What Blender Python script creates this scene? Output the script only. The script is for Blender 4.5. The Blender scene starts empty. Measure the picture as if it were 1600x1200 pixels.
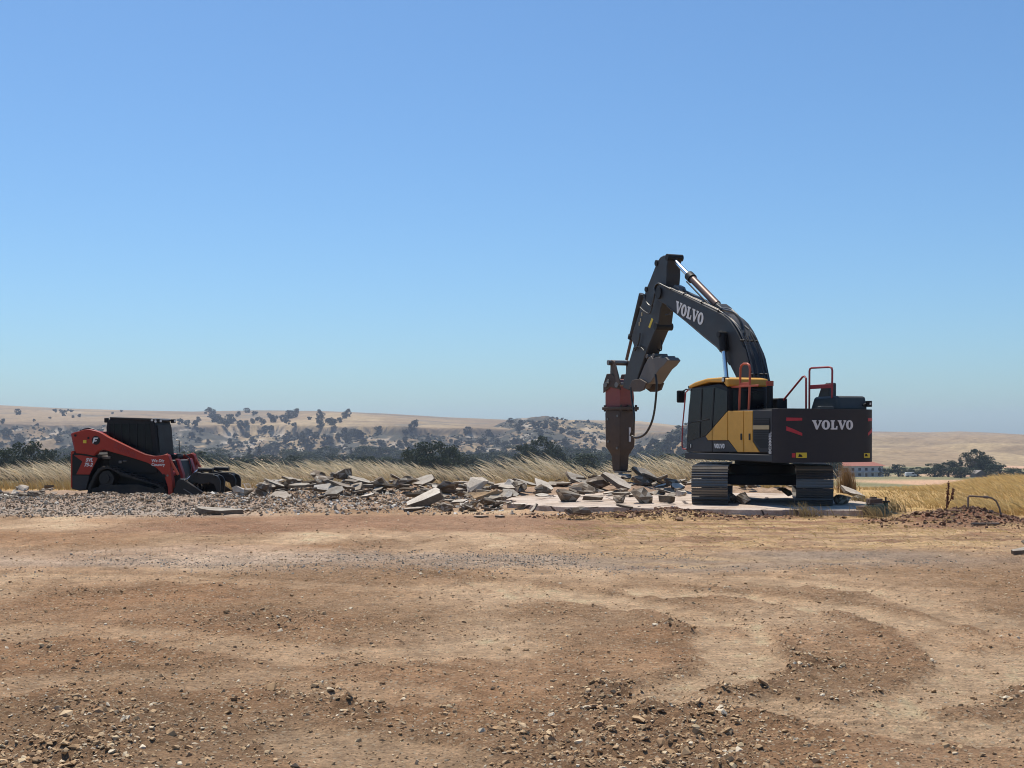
import bpy, bmesh, math, random
import numpy as np
from mathutils import Vector, Matrix
R = math.radians
random.seed(7); rng = np.random.default_rng(7)
sc = bpy.context.scene
col = sc.collection

# ------------------------------------------------------------------ camera, sky, sun, exposure
F, HOR, HC = 1950.0, 678.0, 1.65          # focal length in photo pixels, horizon row, eye height
cam_d = bpy.data.cameras.new('camera'); cam = bpy.data.objects.new('camera', cam_d); col.objects.link(cam)
cam_d.sensor_width = 36; cam_d.lens = 36 * F / 1600; cam_d.shift_y = (HOR - 600) / 1600
cam_d.clip_start = 0.1; cam_d.clip_end = 12000
cam.location = (0, 0, HC); cam.rotation_euler = (R(90), 0, 0); sc.camera = cam
SUN_EL, SUN_AZ = R(66), R(-28)            # behind the scene, a little to the left
world = bpy.data.worlds.new('World'); sc.world = world; world.use_nodes = True
wn = world.node_tree.nodes; wl = world.node_tree.links
sky = wn.new('ShaderNodeTexSky'); sky.sky_type = 'NISHITA'; sky.sun_disc = False
sky.sun_elevation = SUN_EL; sky.sun_rotation = SUN_AZ; sky.altitude = 100
sky.air_density = 1.0; sky.dust_density = 0.75; sky.ozone_density = 4.0
wb = wn.new('ShaderNodeMix'); wb.data_type = 'RGBA'; wb.blend_type = 'MULTIPLY'; wb.inputs[0].default_value = 1   # white balance of the whole sky
wl.new(sky.outputs[0], wb.inputs[6]); wb.inputs[7].default_value = (.63, .85, 1.0, 1)
wl.new(wb.outputs[2], wn['Background'].inputs['Color']); wn['Background'].inputs['Strength'].default_value = 0.112
sun_d = bpy.data.lights.new('sun', 'SUN'); sun_d.energy = 4.8; sun_d.angle = R(0.5); sun_d.color = (1, .93, .81)
sun = bpy.data.objects.new('sun', sun_d); col.objects.link(sun)
sv = Vector((math.sin(SUN_AZ) * math.cos(SUN_EL), math.cos(SUN_AZ) * math.cos(SUN_EL), math.sin(SUN_EL)))
sun.rotation_euler = sv.to_track_quat('Z', 'Y').to_euler()
sc.view_settings.view_transform = 'Standard'; sc.view_settings.look = 'None'
sc.view_settings.exposure = 0.2; sc.view_settings.gamma = 1
sc.cycles.use_denoising = True; sc.cycles.filter_width = 1.05; sc.cycles.pixel_filter_type = 'BLACKMAN_HARRIS'
sc.cycles.max_bounces = 6; sc.cycles.volume_bounces = 0

HAZE_D = 1.5e-4
# ------------------------------------------------------------------ numpy noise
def _h(i, j, s):
    n = (i * 374761393 + j * 668265263 + s * 982451653) & 0xFFFFFFFF
    n = ((n ^ (n >> 13)) * 1274126177) & 0xFFFFFFFF
    return ((n ^ (n >> 16)) & 0xFFFF) / 65535.0
def vnoise(x, y, s=0):
    x = np.asarray(x, float); y = np.asarray(y, float)
    i = np.floor(x).astype(np.int64); j = np.floor(y).astype(np.int64)
    u = x - i; v = y - j; u = u * u * (3 - 2 * u); v = v * v * (3 - 2 * v)
    return (_h(i, j, s) * (1 - u) + _h(i + 1, j, s) * u) * (1 - v) + (_h(i, j + 1, s) * (1 - u) + _h(i + 1, j + 1, s) * u) * v
def fbm(x, y, o=4, s=0):
    r = 0; a = .5; n = 0
    for k in range(o):
        r = r + a * vnoise(x * 2 ** k + 17.3 * k, y * 2 ** k + 9.1 * k, s + k); n += a; a *= .5
    return r / n
def sstep(a, b, x):
    t = np.clip((x - a) / (b - a), 0, 1); return t * t * (3 - 2 * t)
def g_at(px, py, z=0.0):                  # ground point under a photo pixel
    Y = (HC - z) * F / (py - HOR); return (px - 800) / F * Y, Y

# ------------------------------------------------------------------ materials
def new_mat(name):
    m = bpy.data.materials.new(name); m.use_nodes = True
    return m, m.node_tree.nodes, m.node_tree.links, m.node_tree.nodes['Principled BSDF']
def ramp(n, stops):
    r = n.new('ShaderNodeValToRGB'); e = r.color_ramp.elements
    while len(e) < len(stops): e.new(.5)
    for k, (p, c) in enumerate(stops):
        e[k].position = p; e[k].color = (*c, 1) if len(c) == 3 else c
    return r
def mixc(n, l, fac, a, b, mode='MIX'):
    x = n.new('ShaderNodeMix'); x.data_type = 'RGBA'; x.blend_type = mode
    for s, v in ((0, fac), (6, a), (7, b)):
        if hasattr(v, 'is_output'): l.new(v, x.inputs[s])
        else: x.inputs[s].default_value = v if s == 0 else (*v, 1)
    return x.outputs[2]
def noise(n, l, scale, detail=4, rough=.6, coord='Object', vec=None):
    if vec is None:
        tc = n.new('ShaderNodeTexCoord'); vec = tc.outputs[coord]
    t = n.new('ShaderNodeTexNoise'); t.inputs['Scale'].default_value = scale
    t.inputs['Detail'].default_value = detail; t.inputs['Roughness'].default_value = rough
    l.new(vec, t.inputs['Vector']); return t
def bump(n, l, b, h, strength, dist):
    k = n.new('ShaderNodeBump'); k.inputs['Strength'].default_value = strength; k.inputs['Distance'].default_value = dist
    l.new(h, k.inputs['Height']); l.new(k.outputs[0], b.inputs['Normal'])
DUST = (.30, .21, .135)
def paint(name, c, rough=.45, metal=0, dust=.25, var=.2, spec=.5):
    """painted or raw machine surface with dust that settles on faces looking up, and blotchy grime"""
    m, n, l, b = new_mat(name)
    t = noise(n, l, 3.5, 6, .65); r = ramp(n, [(.42, (0, 0, 0)), (.72, (1, 1, 1))]); l.new(t.outputs[0], r.inputs[0])
    g = n.new('ShaderNodeNewGeometry'); sx = n.new('ShaderNodeSeparateXYZ'); l.new(g.outputs['Normal'], sx.inputs[0])
    up = n.new('ShaderNodeMapRange'); up.inputs[1].default_value = .2; up.inputs[2].default_value = 1
    up.inputs[3].default_value = .35; up.inputs[4].default_value = 1.0; l.new(sx.outputs[2], up.inputs[0])
    mu = n.new('ShaderNodeMath'); mu.operation = 'MULTIPLY'; l.new(up.outputs[0], mu.inputs[0]); l.new(r.outputs[0], mu.inputs[1])
    m2 = n.new('ShaderNodeMath'); m2.operation = 'MULTIPLY'; l.new(mu.outputs[0], m2.inputs[0]); m2.inputs[1].default_value = dust
    dark = tuple(v * (1 - var) for v in c)
    t2 = noise(n, l, 9, 4, .6)
    base = mixc(n, l, t2.outputs[0], dark, c)
    l.new(mixc(n, l, m2.outputs[0], base, DUST), b.inputs['Base Color'])
    rr = n.new('ShaderNodeMapRange'); rr.inputs[3].default_value = max(.05, rough - .1); rr.inputs[4].default_value = min(1, rough + .25)
    l.new(t.outputs[0], rr.inputs[0]); l.new(rr.outputs[0], b.inputs['Roughness'])
    b.inputs['Metallic'].default_value = metal; b.inputs['Specular IOR Level'].default_value = spec
    return m
M = {}
M['grey'] = paint('dark_grey_paint', (.026, .026, .030), .5, dust=.10, spec=.35)
M['cw'] = paint('counterweight_grey', (.029, .027, .031), .55, dust=.10, spec=.3)
M['grey2'] = paint('hood_grey_green', (.04, .05, .052), .55, dust=.10)
M['boom'] = paint('boom_grey', (.024, .027, .033), .45, dust=.10, spec=.4)
M['yellow'] = paint('yellow_paint', (.62, .31, .03), .42, dust=.15)
M['orange'] = paint('orange_red_paint', (.50, .085, .035), .45, dust=.15)
M['red'] = paint('loader_red', (.36, .032, .016), .42, dust=.10, spec=.3)
M['redrail'] = paint('rail_red', (.34, .03, .03), .4, dust=.1)
M['hamred'] = paint('faded_breaker_red', (.26, .065, .055), .6, dust=.35)
M['black'] = paint('black_plastic', (.008, .008, .009), .5, dust=.06, spec=.3)
M['rubber'] = paint('hose_rubber', (.014, .014, .015), .32, dust=.06)
M['steel'] = paint('worn_steel', (.20, .19, .18), .38, metal=.8, dust=.3)
M['shoe'] = paint('track_shoe_steel', (.15, .145, .14), .36, metal=.7, dust=.35)
M['trackrub'] = paint('dusty_track_rubber', (.030, .028, .026), .8, dust=.30, spec=.3)
M['chrome'] = paint('chrome_rod', (.75, .76, .78), .16, metal=1, dust=.03, var=.05)
M['brown'] = paint('rusty_brown_barrel', (.14, .085, .07), .4, metal=.4, dust=.2)
M['rustbrown'] = paint('breaker_brown_steel', (.075, .050, .038), .6, metal=.2, dust=.35)
M['thumb'] = paint('worn_grey_thumb_steel', (.14, .125, .115), .55, metal=.3, dust=.4)
M['attach'] = paint('attachment_black', (.011, .011, .012), .45, dust=.14, spec=.35)
M['glass'] = paint('dark_tinted_glass', (.006, .007, .009), .12, dust=.02, spec=.22)
M['white'] = paint('white_lettering', (.72, .72, .72), .5, dust=.1)
M['letterred'] = paint('dark_red_lettering', (.30, .022, .016), .5, dust=.1)
M['decalred'] = paint('reflector_red', (.48, .015, .03), .35, dust=.05)
M['decalyel'] = paint('decal_yellow', (.70, .52, .03), .5, dust=.1)
M['beige'] = paint('vent_band_beige', (.42, .33, .18), .55, dust=.1)
M['pipe'] = paint('weathered_galvanised_pipe', (.20, .15, .12), .5, metal=.3, dust=.3)
M['teal'] = paint('faded_green_valve_paint', (.05, .10, .09), .6, dust=.3)
M['wood'] = paint('weathered_wood', (.10, .065, .05), .9, dust=.3)
M['lamp'] = paint('lamp_lens', (.6, .6, .58), .2, dust=.05)

def concrete(name, c, c2, sc_=2.2):
    m, n, l, b = new_mat(name)
    oi = n.new('ShaderNodeObjectInfo')
    t = noise(n, l, sc_, 7, .7); r = ramp(n, [(.3, c2), (.62, c)]); l.new(t.outputs[0], r.inputs[0])
    t3 = noise(n, l, 26, 4, .7); r3 = ramp(n, [(.38, (.55, .53, .50)), (.6, (1, 1, 1))]); l.new(t3.outputs[0], r3.inputs[0])
    cc = mixc(n, l, .55, r.outputs[0], r3.outputs[0], 'MULTIPLY')
    hv = ramp(n, [(0, (.66, .62, .58)), (.5, (.95, .92, .88)), (1, (1.0, 1.0, 1.0))]); l.new(oi.outputs['Random'], hv.inputs[0])
    cc = mixc(n, l, 1.0, cc, hv.outputs[0], 'MULTIPLY')
    l.new(cc, b.inputs['Base Color']); b.inputs['Roughness'].default_value = .92
    bump(n, l, b, t3.outputs[0], .5, .02); return m
M['conc'] = concrete('broken_concrete', (.46, .42, .36), (.24, .19, .145))
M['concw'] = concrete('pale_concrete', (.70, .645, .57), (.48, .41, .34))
M['dirty_shade'] = concrete('soiled_shaded_concrete', (.215, .168, .122), (.11, .078, .052))  # soil brown, darkened further so the colour carries some shade
def slab_mat():
    m = concrete('slab_concrete', (.64, .55, .48), (.44, .35, .28), .9); n = m.node_tree.nodes; l = m.node_tree.links; b = n['Principled BSDF']
    src = b.inputs['Base Color'].links[0].from_socket
    t = noise(n, l, 1.1, 8, .75); r = ramp(n, [(.50, (0, 0, 0)), (.66, (1, 1, 1))]); l.new(t.outputs[0], r.inputs[0])
    c = mixc(n, l, r.outputs[0], src, (.26, .17, .11))
    tc = n.new('ShaderNodeTexCoord'); w = noise(n, l, 2.5, 3, .6); mx = n.new('ShaderNodeMix'); mx.data_type = 'VECTOR'; mx.inputs[0].default_value = .12; l.new(tc.outputs['Object'], mx.inputs[4]); l.new(w.outputs['Color'], mx.inputs[5])
    v = n.new('ShaderNodeTexVoronoi'); v.feature = 'DISTANCE_TO_EDGE'; v.inputs['Scale'].default_value = .75; l.new(mx.outputs[1], v.inputs['Vector'])
    k = n.new('ShaderNodeMath'); k.operation = 'LESS_THAN'; k.inputs[1].default_value = .012; l.new(v.outputs['Distance'], k.inputs[0])
    l.new(mixc(n, l, k.outputs[0], c, (.07, .05, .04)), b.inputs['Base Color']); return m
M['slab'] = slab_mat()

def attr_mat(name, rough=.95, noise_s=None, bump_s=None, translucent=0):
    m, n, l, b = new_mat(name)
    a = n.new('ShaderNodeAttribute'); a.attribute_name = 'gcol'; c = a.outputs['Color']
    for s, lo, hi in (noise_s or []):
        t = noise(n, l, s, 5, .68); r = ramp(n, [(.3, (lo,) * 3), (.7, (hi,) * 3)]); l.new(t.outputs[0], r.inputs[0])
        c = mixc(n, l, 1.0, c, r.outputs[0], 'MULTIPLY')
    l.new(c, b.inputs['Base Color']); b.inputs['Roughness'].default_value = rough
    b.inputs['Specular IOR Level'].default_value = .15
    if bump_s:
        t1 = noise(n, l, bump_s[0], 6, .7); bump(n, l, b, t1.outputs[0], bump_s[1], bump_s[2])
    if translucent:
        tr = n.new('ShaderNodeBsdfTranslucent'); l.new(c, tr.inputs[0]); mx = n.new('ShaderNodeMixShader')
        mx.inputs[0].default_value = translucent; l.new(b.outputs[0], mx.inputs[1]); l.new(tr.outputs[0], mx.inputs[2])
        l.new(mx.outputs[0], n['Material Output'].inputs['Surface'])
    return m
def ground_mat():
    m, n, l, b = new_mat('dirt_ground')
    a = n.new('ShaderNodeAttribute'); a.attribute_name = 'gcol'; c = a.outputs['Color']
    for s, lo, hi, st in ((2.6, .84, 1.14, 2.2), (11, .72, 1.24, 1.6), (42, .66, 1.32, 1.0)):
        tc = n.new('ShaderNodeTexCoord'); mp = n.new('ShaderNodeMapping'); mp.inputs['Scale'].default_value = (1, st, 1); l.new(tc.outputs['Object'], mp.inputs[0])
        t = noise(n, l, s, 5, .7, vec=mp.outputs[0]); r = ramp(n, [(.32, (lo,) * 3), (.68, (hi,) * 3)]); l.new(t.outputs[0], r.inputs[0])
        c = mixc(n, l, 1.0, c, r.outputs[0], 'MULTIPLY')
    h = None
    for s, thr, colr in ((30, .80, (.50, .40, .28)), (62, .74, (.44, .33, .22)), (45, .86, (.10, .065, .04))):
        tc = n.new('ShaderNodeTexCoord'); v = n.new('ShaderNodeTexVoronoi'); v.inputs['Scale'].default_value = s; l.new(tc.outputs['Object'], v.inputs['Vector'])
        sp = n.new('ShaderNodeSeparateColor'); l.new(v.outputs['Color'], sp.inputs[0])
        g = n.new('ShaderNodeMath'); g.operation = 'GREATER_THAN'; g.inputs[1].default_value = thr; l.new(sp.outputs[0], g.inputs[0])
        d = n.new('ShaderNodeMath'); d.operation = 'LESS_THAN'; d.inputs[1].default_value = .38; l.new(v.outputs['Distance'], d.inputs[0])
        k = n.new('ShaderNodeMath'); k.operation = 'MULTIPLY'; l.new(g.outputs[0], k.inputs[0]); l.new(d.outputs[0], k.inputs[1])
        k2 = n.new('ShaderNodeMath'); k2.operation = 'MULTIPLY'; k2.inputs[1].default_value = .75; l.new(k.outputs[0], k2.inputs[0])
        c = mixc(n, l, k2.outputs[0], c, colr)
    l.new(c, b.inputs['Base Color']); b.inputs['Roughness'].default_value = .97; b.inputs['Specular IOR Level'].default_value = .12
    t1 = noise(n, l, 34, 7, .75); bump(n, l, b, t1.outputs[0], 1.0, .05); return m
M['ground'] = ground_mat()
M['hill'] = attr_mat('dry_hillside', 1, [(.012, .86, 1.1), (.06, .72, 1.2), (.2, .7, 1.25)])
M['scrub'] = attr_mat('scrub_foliage', .9, [(.8, .7, 1.3)])
M['stone'] = attr_mat('field_stone', .9, [(30, .8, 1.15)])
M['grass'] = attr_mat('dry_grass', .75, None, None, .35)
def leaf(name, c, c2):
    m, n, l, b = new_mat(name)
    oi = n.new('ShaderNodeObjectInfo'); g = noise(n, l, .9, 2, .5)
    cc = mixc(n, l, g.outputs[0], c2, c)
    r = ramp(n, [(0, (.72, .78, .85)), (1, (1.2, 1.12, .95))]); l.new(oi.outputs['Random'], r.inputs[0])
    l.new(mixc(n, l, 1, cc, r.outputs[0], 'MULTIPLY'), b.inputs['Base Color']); b.inputs['Roughness'].default_value = .7
    b.inputs['Specular IOR Level'].default_value = .2
    tr = n.new('ShaderNodeBsdfTranslucent'); l.new(cc, tr.inputs[0]); mx = n.new('ShaderNodeMixShader'); mx.inputs[0].default_value = .2
    l.new(b.outputs[0], mx.inputs[1]); l.new(tr.outputs[0], mx.inputs[2]); l.new(mx.outputs[0], n['Material Output'].inputs['Surface'])
    return m
M['leaf'] = leaf('tree_foliage', (.034, .052, .017), (.015, .027, .010))
M['oak'] = leaf('oak_foliage', (.046, .053, .030), (.024, .031, .019))
M['cyp'] = leaf('conifer_foliage', (.018, .028, .016), (.010, .017, .010))
M['bark'] = paint('bark', (.07, .052, .04), .95, dust=0)
M['roof'] = paint('red_tile_roof', (.36, .12, .075), .8, dust=.1)
M['wall'] = paint('pale_house_wall', (.55, .54, .54), .85, dust=.1)
M['dock'] = paint('rust_brown_dry_plant', (.13, .045, .025), .9, dust=0)

# ------------------------------------------------------------------ mesh helpers
class MB:
    def __init__(s): s.v = []; s.f = []
    def add(s, vs, fs):
        o = len(s.v); s.v += [tuple(p) for p in vs]; s.f += [tuple(i + o for i in f) for f in fs]; return s
    def box(s, x0, x1, y0, y1, z0, z1):
        return s.add([(x0, y0, z0), (x1, y0, z0), (x1, y1, z0), (x0, y1, z0), (x0, y0, z1), (x1, y0, z1), (x1, y1, z1), (x0, y1, z1)],
                     [(0, 3, 2, 1), (4, 5, 6, 7), (0, 1, 5, 4), (1, 2, 6, 5), (2, 3, 7, 6), (3, 0, 4, 7)])
    def prism(s, poly, v0, v1):            # poly in (x, z), thickness along y
        n = len(poly)
        return s.add([(p[0], v0, p[1]) for p in poly] + [(p[0], v1, p[1]) for p in poly],
                     [tuple(range(n)), tuple(range(2 * n - 1, n - 1, -1))] + [(i, i + n, (i + 1) % n + n, (i + 1) % n) for i in range(n)])
    def prismz(s, poly, z0, z1):           # poly in (x, y), thickness along z
        n = len(poly)
        return s.add([(p[0], p[1], z0) for p in poly] + [(p[0], p[1], z1) for p in poly],
                     [tuple(range(n - 1, -1, -1)), tuple(range(n, 2 * n))] + [(i, (i + 1) % n, (i + 1) % n + n, i + n) for i in range(n)])
    def tube(s, pts, r, n=10, caps=True):
        pts = [Vector(p) for p in pts]; o = len(s.v); rs = r if isinstance(r, (list, tuple)) else [r] * len(pts)
        up = None
        for k, p in enumerate(pts):
            d = (pts[min(k + 1, len(pts) - 1)] - pts[max(k - 1, 0)]).normalized()
            if up is None: up = d.orthogonal().normalized()
            else: up = (up - d * up.dot(d)).normalized()
            w = d.cross(up)
            for i in range(n):
                a = 2 * math.pi * i / n; s.v.append(tuple(p + (up * math.cos(a) + w * math.sin(a)) * rs[k]))
        for k in range(len(pts) - 1):
            for i in range(n):
                j = (i + 1) % n; s.f.append((o + k * n + i, o + k * n + j, o + (k + 1) * n + j, o + (k + 1) * n + i))
        if caps:
            s.f.append(tuple(o + i for i in range(n - 1, -1, -1))); e = o + (len(pts) - 1) * n; s.f.append(tuple(e + i for i in range(n)))
        return s
    def disc(s, c, axis, r, w, n=20):      # short cylinder centred at c along axis vector
        a = Vector(axis).normalized(); c = Vector(c); return s.tube([c - a * w / 2, c + a * w / 2], r, n)
    def build(s, name, m, parent=None, bev=0, smooth=False, seg=2):
        me = bpy.data.meshes.new(name); me.from_pydata(s.v, [], s.f); me.update()
        bm = bmesh.new(); bm.from_mesh(me); bmesh.ops.recalc_face_normals(bm, faces=bm.faces); bm.to_mesh(me); bm.free()
        o = obj(name, me, m, parent)
        if bev:
            b = o.modifiers.new('bevel', 'BEVEL'); b.width = bev; b.segments = seg; b.limit_method = 'ANGLE'; b.angle_limit = R(35)
        if smooth or bev:
            me.polygons.foreach_set('use_smooth', [True] * len(me.polygons))
            try: me.set_sharp_from_angle(angle=R(38))
            except Exception: pass
        return o
def obj(name, me, m, parent=None):
    o = bpy.data.objects.new(name, me); col.objects.link(o)
    if m is not None:
        me.materials.clear(); me.materials.append(M[m] if isinstance(m, str) else m)
    o.parent = parent; return o
def tag(o, label=None, cat=None, group=None, kind=None):
    for k, v in (('label', label), ('category', cat), ('group', group), ('kind', kind)):
        if v: o[k] = v
    return o
def empty(name, loc, rz=0, label=None, cat=None, group=None, parent=None):
    o = bpy.data.objects.new(name, None); col.objects.link(o); o.location = loc; o.rotation_euler = (0, 0, rz)
    o.empty_display_size = .2; o.parent = parent
    return tag(o, label, cat, group)
def np_mesh(name, v, f, colr=None, smooth=False):
    me = bpy.data.meshes.new(name); v = np.asarray(v, np.float32); f = np.asarray(f, np.int32); k = f.shape[1]
    me.vertices.add(len(v)); me.vertices.foreach_set('co', v.ravel())
    me.loops.add(f.size); me.loops.foreach_set('vertex_index', f.ravel())
    me.polygons.add(len(f)); me.polygons.foreach_set('loop_start', np.arange(0, f.size, k, dtype=np.int32))
    me.polygons.foreach_set('use_smooth', np.full(len(f), smooth))
    me.update(calc_edges=True)
    if colr is not None:
        a = me.attributes.new('gcol', 'FLOAT_COLOR', 'POINT')
        c = np.ones((len(v), 4), np.float32); c[:, :3] = colr; a.data.foreach_set('color', c.ravel())
    return me
def copy_tree(o, parent=None):
    c = o.copy(); col.objects.link(c); c.parent = parent
    for ch in o.children: copy_tree(ch, c)
    return c
def text_mesh(body, size, ext=.004, shear=0, bold=0):
    cu = bpy.data.curves.new('t', 'FONT'); cu.body = body; cu.size = size; cu.extrude = ext; cu.shear = shear; cu.offset = bold
    cu.resolution_u = 3; cu.align_x = 'CENTER'; cu.align_y = 'CENTER'
    o = bpy.data.objects.new('t', cu); col.objects.link(o)
    me = bpy.data.meshes.new_from_object(o.evaluated_get(bpy.context.evaluated_depsgraph_get()))
    bpy.data.objects.remove(o); return me
def volvo_letters(h):                      # slab-serif capitals, list of (outline or ring), x offset
    V = [(0, 1), (.5, 1), (.5, .88), (.42, .86), (.66, .34), (.86, .86), (.76, .88), (.76, 1), (1.14, 1), (1.14, .88), (1.04, .86), (.64, 0), (.46, 0), (.1, .86), (0, .88)]
    L = [(0, 1), (.52, 1), (.52, .88), (.42, .86), (.42, .14), (.64, .14), (.74, .38), (.86, .38), (.84, 0), (0, 0), (0, .12), (.1, .14), (.1, .86), (0, .88)]
    out = []; x = 0
    for ch in 'VOLVO':
        if ch == 'O': out.append(('O', x, 1.02)); x += 1.10
        else: out.append((V if ch == 'V' else L, x, 0)); x += (1.10 if ch == 'V' else .90)
    return out, x
def lettering(parent, frame, h, mname, name='lettering', wide=1.0, th=.008):
    """frame(a, b, d): point on the surface, a along the word (centred), b up, d outward"""
    ls, W = volvo_letters(h); mb = MB()
    for sh, x0, w in ls:
        P = lambda q, d: frame((q[0] + x0 - W / 2) * h * wide, (q[1] - .5) * h, d)
        if sh == 'O':
            n = 20; c = w / 2
            rings = []
            for rx, ry in ((.50, .52), (.17, .36)):
                rings.append([(c + rx * math.cos(2 * math.pi * i / n), .5 + ry * math.sin(2 * math.pi * i / n)) for i in range(n)])
            vs = [P(q, th) for q in rings[0]] + [P(q, th) for q in rings[1]] + [P(q, 0) for q in rings[0]] + [P(q, 0) for q in rings[1]]
            fs = []
            for i in range(n):
                j = (i + 1) % n; fs += [(i, j, n + j, n + i), (i, 2 * n + i, 2 * n + j, j), (n + i, n + j, 3 * n + j, 3 * n + i)]
            mb.add(vs, fs)
        else:
            n = len(sh); mb.add([P(q, th) for q in sh] + [P(q, 0) for q in sh], [tuple(range(n))] + [(i, i + n, (i + 1) % n + n, (i + 1) % n) for i in range(n)])
    return mb.build(name, mname, parent)

# ------------------------------------------------------------------ the ground: one sheet from behind the camera to the valley
TRACKS = [([(760, 915), (900, 933), (1000, 948), (1080, 965), (1135, 987), (1168, 1012), (1160, 1045), (1090, 1075)], .42, 1.0),
          ([(1020, 925), (1200, 938), (1330, 955), (1440, 980), (1515, 1012), (1535, 1050), (1490, 1090), (1380, 1110)], .46, 1.0),
          ([(1180, 905), (1400, 930), (1600, 990), (1750, 1060)], .40, .7),
          ([(-60, 985), (200, 990), (420, 1015), (600, 1030), (800, 1010)], .6, .6),
          ([(1040, 1092), (1250, 1105), (1420, 1135), (1700, 1150)], .40, .9),
          ([(-50, 1075), (200, 1060), (420, 1060), (640, 1090)], .5, .5),
          ([(500, 1160), (640, 1180), (760, 1210), (850, 1260)], .4, .6),
          ([(-50, 900), (300, 905), (600, 925), (800, 915)], .45, .45)]
CHURN = [(500, 1090, 90, 30, 1), (380, 1165, 150, 30, .9), (120, 1170, 130, 40, .7), (150, 1105, 120, 18, .5), (450, 1120, 60, 50, .8), (560, 1100, 60, 22, 1),
         (980, 1110, 120, 40, 1), (900, 1165, 160, 40, 1), (1060, 1105, 60, 20, .8), (1340, 1105, 80, 14, .9), (1230, 1040, 140, 22, .9), (1300, 990, 130, 40, .8), (1480, 1180, 130, 25, .9),
         (1080, 985, 90, 20, .8), (560, 1035, 90, 14, .7), (430, 965, 80, 12, .6), (720, 985, 100, 20, .5), (150, 926, 70, 7, 1), (700, 850, 120, 14, .8), (60, 1020, 60, 16, .6),
         (880, 960, 160, 25, .6), (1100, 835, 200, 10, .5), (1350, 850, 120, 10, .7), (1180, 1060, 60, 10, .5), (720, 1190, 120, 18, .8), (780, 920, 160, 12, .5), (330, 870, 120, 8, .4)]
def seg_dist(x, y, pts):
    best = np.full(x.shape, 1e9); side = np.zeros(x.shape)
    for (ax, ay), (bx, by) in zip(pts[:-1], pts[1:]):
        dx, dy = bx - ax, by - ay; L2 = dx * dx + dy * dy
        t = np.clip(((x - ax) * dx + (y - ay) * dy) / L2, 0, 1)
        d = np.hypot(x - ax - t * dx, y - ay - t * dy); s = np.where(d < best, 1, 0); best = np.minimum(best, d)
    return best
def smooth_pts(p, n=3):
    for _ in range(n):
        q = [p[0]]
        for a, b in zip(p[:-1], p[1:]): q += [(a[0] * .75 + b[0] * .25, a[1] * .75 + b[1] * .25), (a[0] * .25 + b[0] * .75, a[1] * .25 + b[1] * .75)]
        p = q + [p[-1]]
    return p
TRK = [(smooth_pts([g_at(*q) for q in p], 2), w * .85, k * .95) for p, w, k in TRACKS]
CHN = []
for px, py, rx, ry, k in CHURN:
    X, Y = g_at(px, py); CHN.append((X, Y, rx / F * Y, max(.35, abs(g_at(px, py - ry)[1] - g_at(px, py + ry)[1]) / 2), k))
PROF_Y = [-60, 36, 45, 60, 100, 200, 300, 600, 900, 1300, 6000]
PROF_Z = [0, 0, -.32, -1.3, -4, -8.2, -10.5, -19, -22, -22, -22]
FLD_Y = [-60, 24, 36, 60, 80, 100, 150, 250, 350, 600, 900, 6000]
FLD_Z = [0, 0, -.12, -.72, -1.22, -2.2, -6, -10, -12, -19, -22, -22]
SLABZ = .12
RUB = [(-2.2, 32.4, 4.6, 2.6, .20), (1.6, 34.2, 3.0, 1.6, .14), (2.9, 35.6, 2.2, 1.2, .22), (-5.0, 31.8, 2.6, 2.2, .2), (-12.8, 30.8, 2.6, 1.2, .10), (-8.8, 28.5, 3.8, 1.0, .25), (6.2, 33.6, 2.6, 1.0, .25)]
def masks(x, y):
    n1 = fbm(x * .9, y * .55, 5, 3); n2 = fbm(x * .35 + 5, y * .30, 4, 11); n3 = fbm(x * 3.1, y * 2.3, 4, 21)
    trk = np.zeros(x.shape); edg = np.zeros(x.shape)
    near = (y < 26)
    for p, w, k in TRK:
        d = seg_dist(x, y, p); e = np.clip(1 - (d + (n3 - .5) * .40 + (n1 - .5) * .35) / w, 0, 1); trk = np.maximum(trk, k * sstep(0, .5, e) * sstep(.82, .5, n2 * .4 + n3 * .6)); edg = np.maximum(edg, k * np.exp(-((d + (n3 - .5) * .3 - w * 1.02) / .13) ** 2))
    ch = np.zeros(x.shape)
    for X, Y, rx, ry, k in CHN:
        d = ((x - X) / rx) ** 2 + ((y - Y) / ry) ** 2
        ch = np.maximum(ch, k * np.exp(-d * .9))
    ch = np.clip(ch * (.25 + 1.5 * n1) * sstep(.25, .55, n3 * .6 + n1 * .4) + np.maximum(0, n1 - .56) * 1.8, 0, 1) * (1 - .75 * trk)
    edg = edg * (1 - trk) * sstep(.35, .6, n1 * .5 + n3 * .5); masks.edge = edg
    return n1, n2, n3, trk, ch, near
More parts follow.
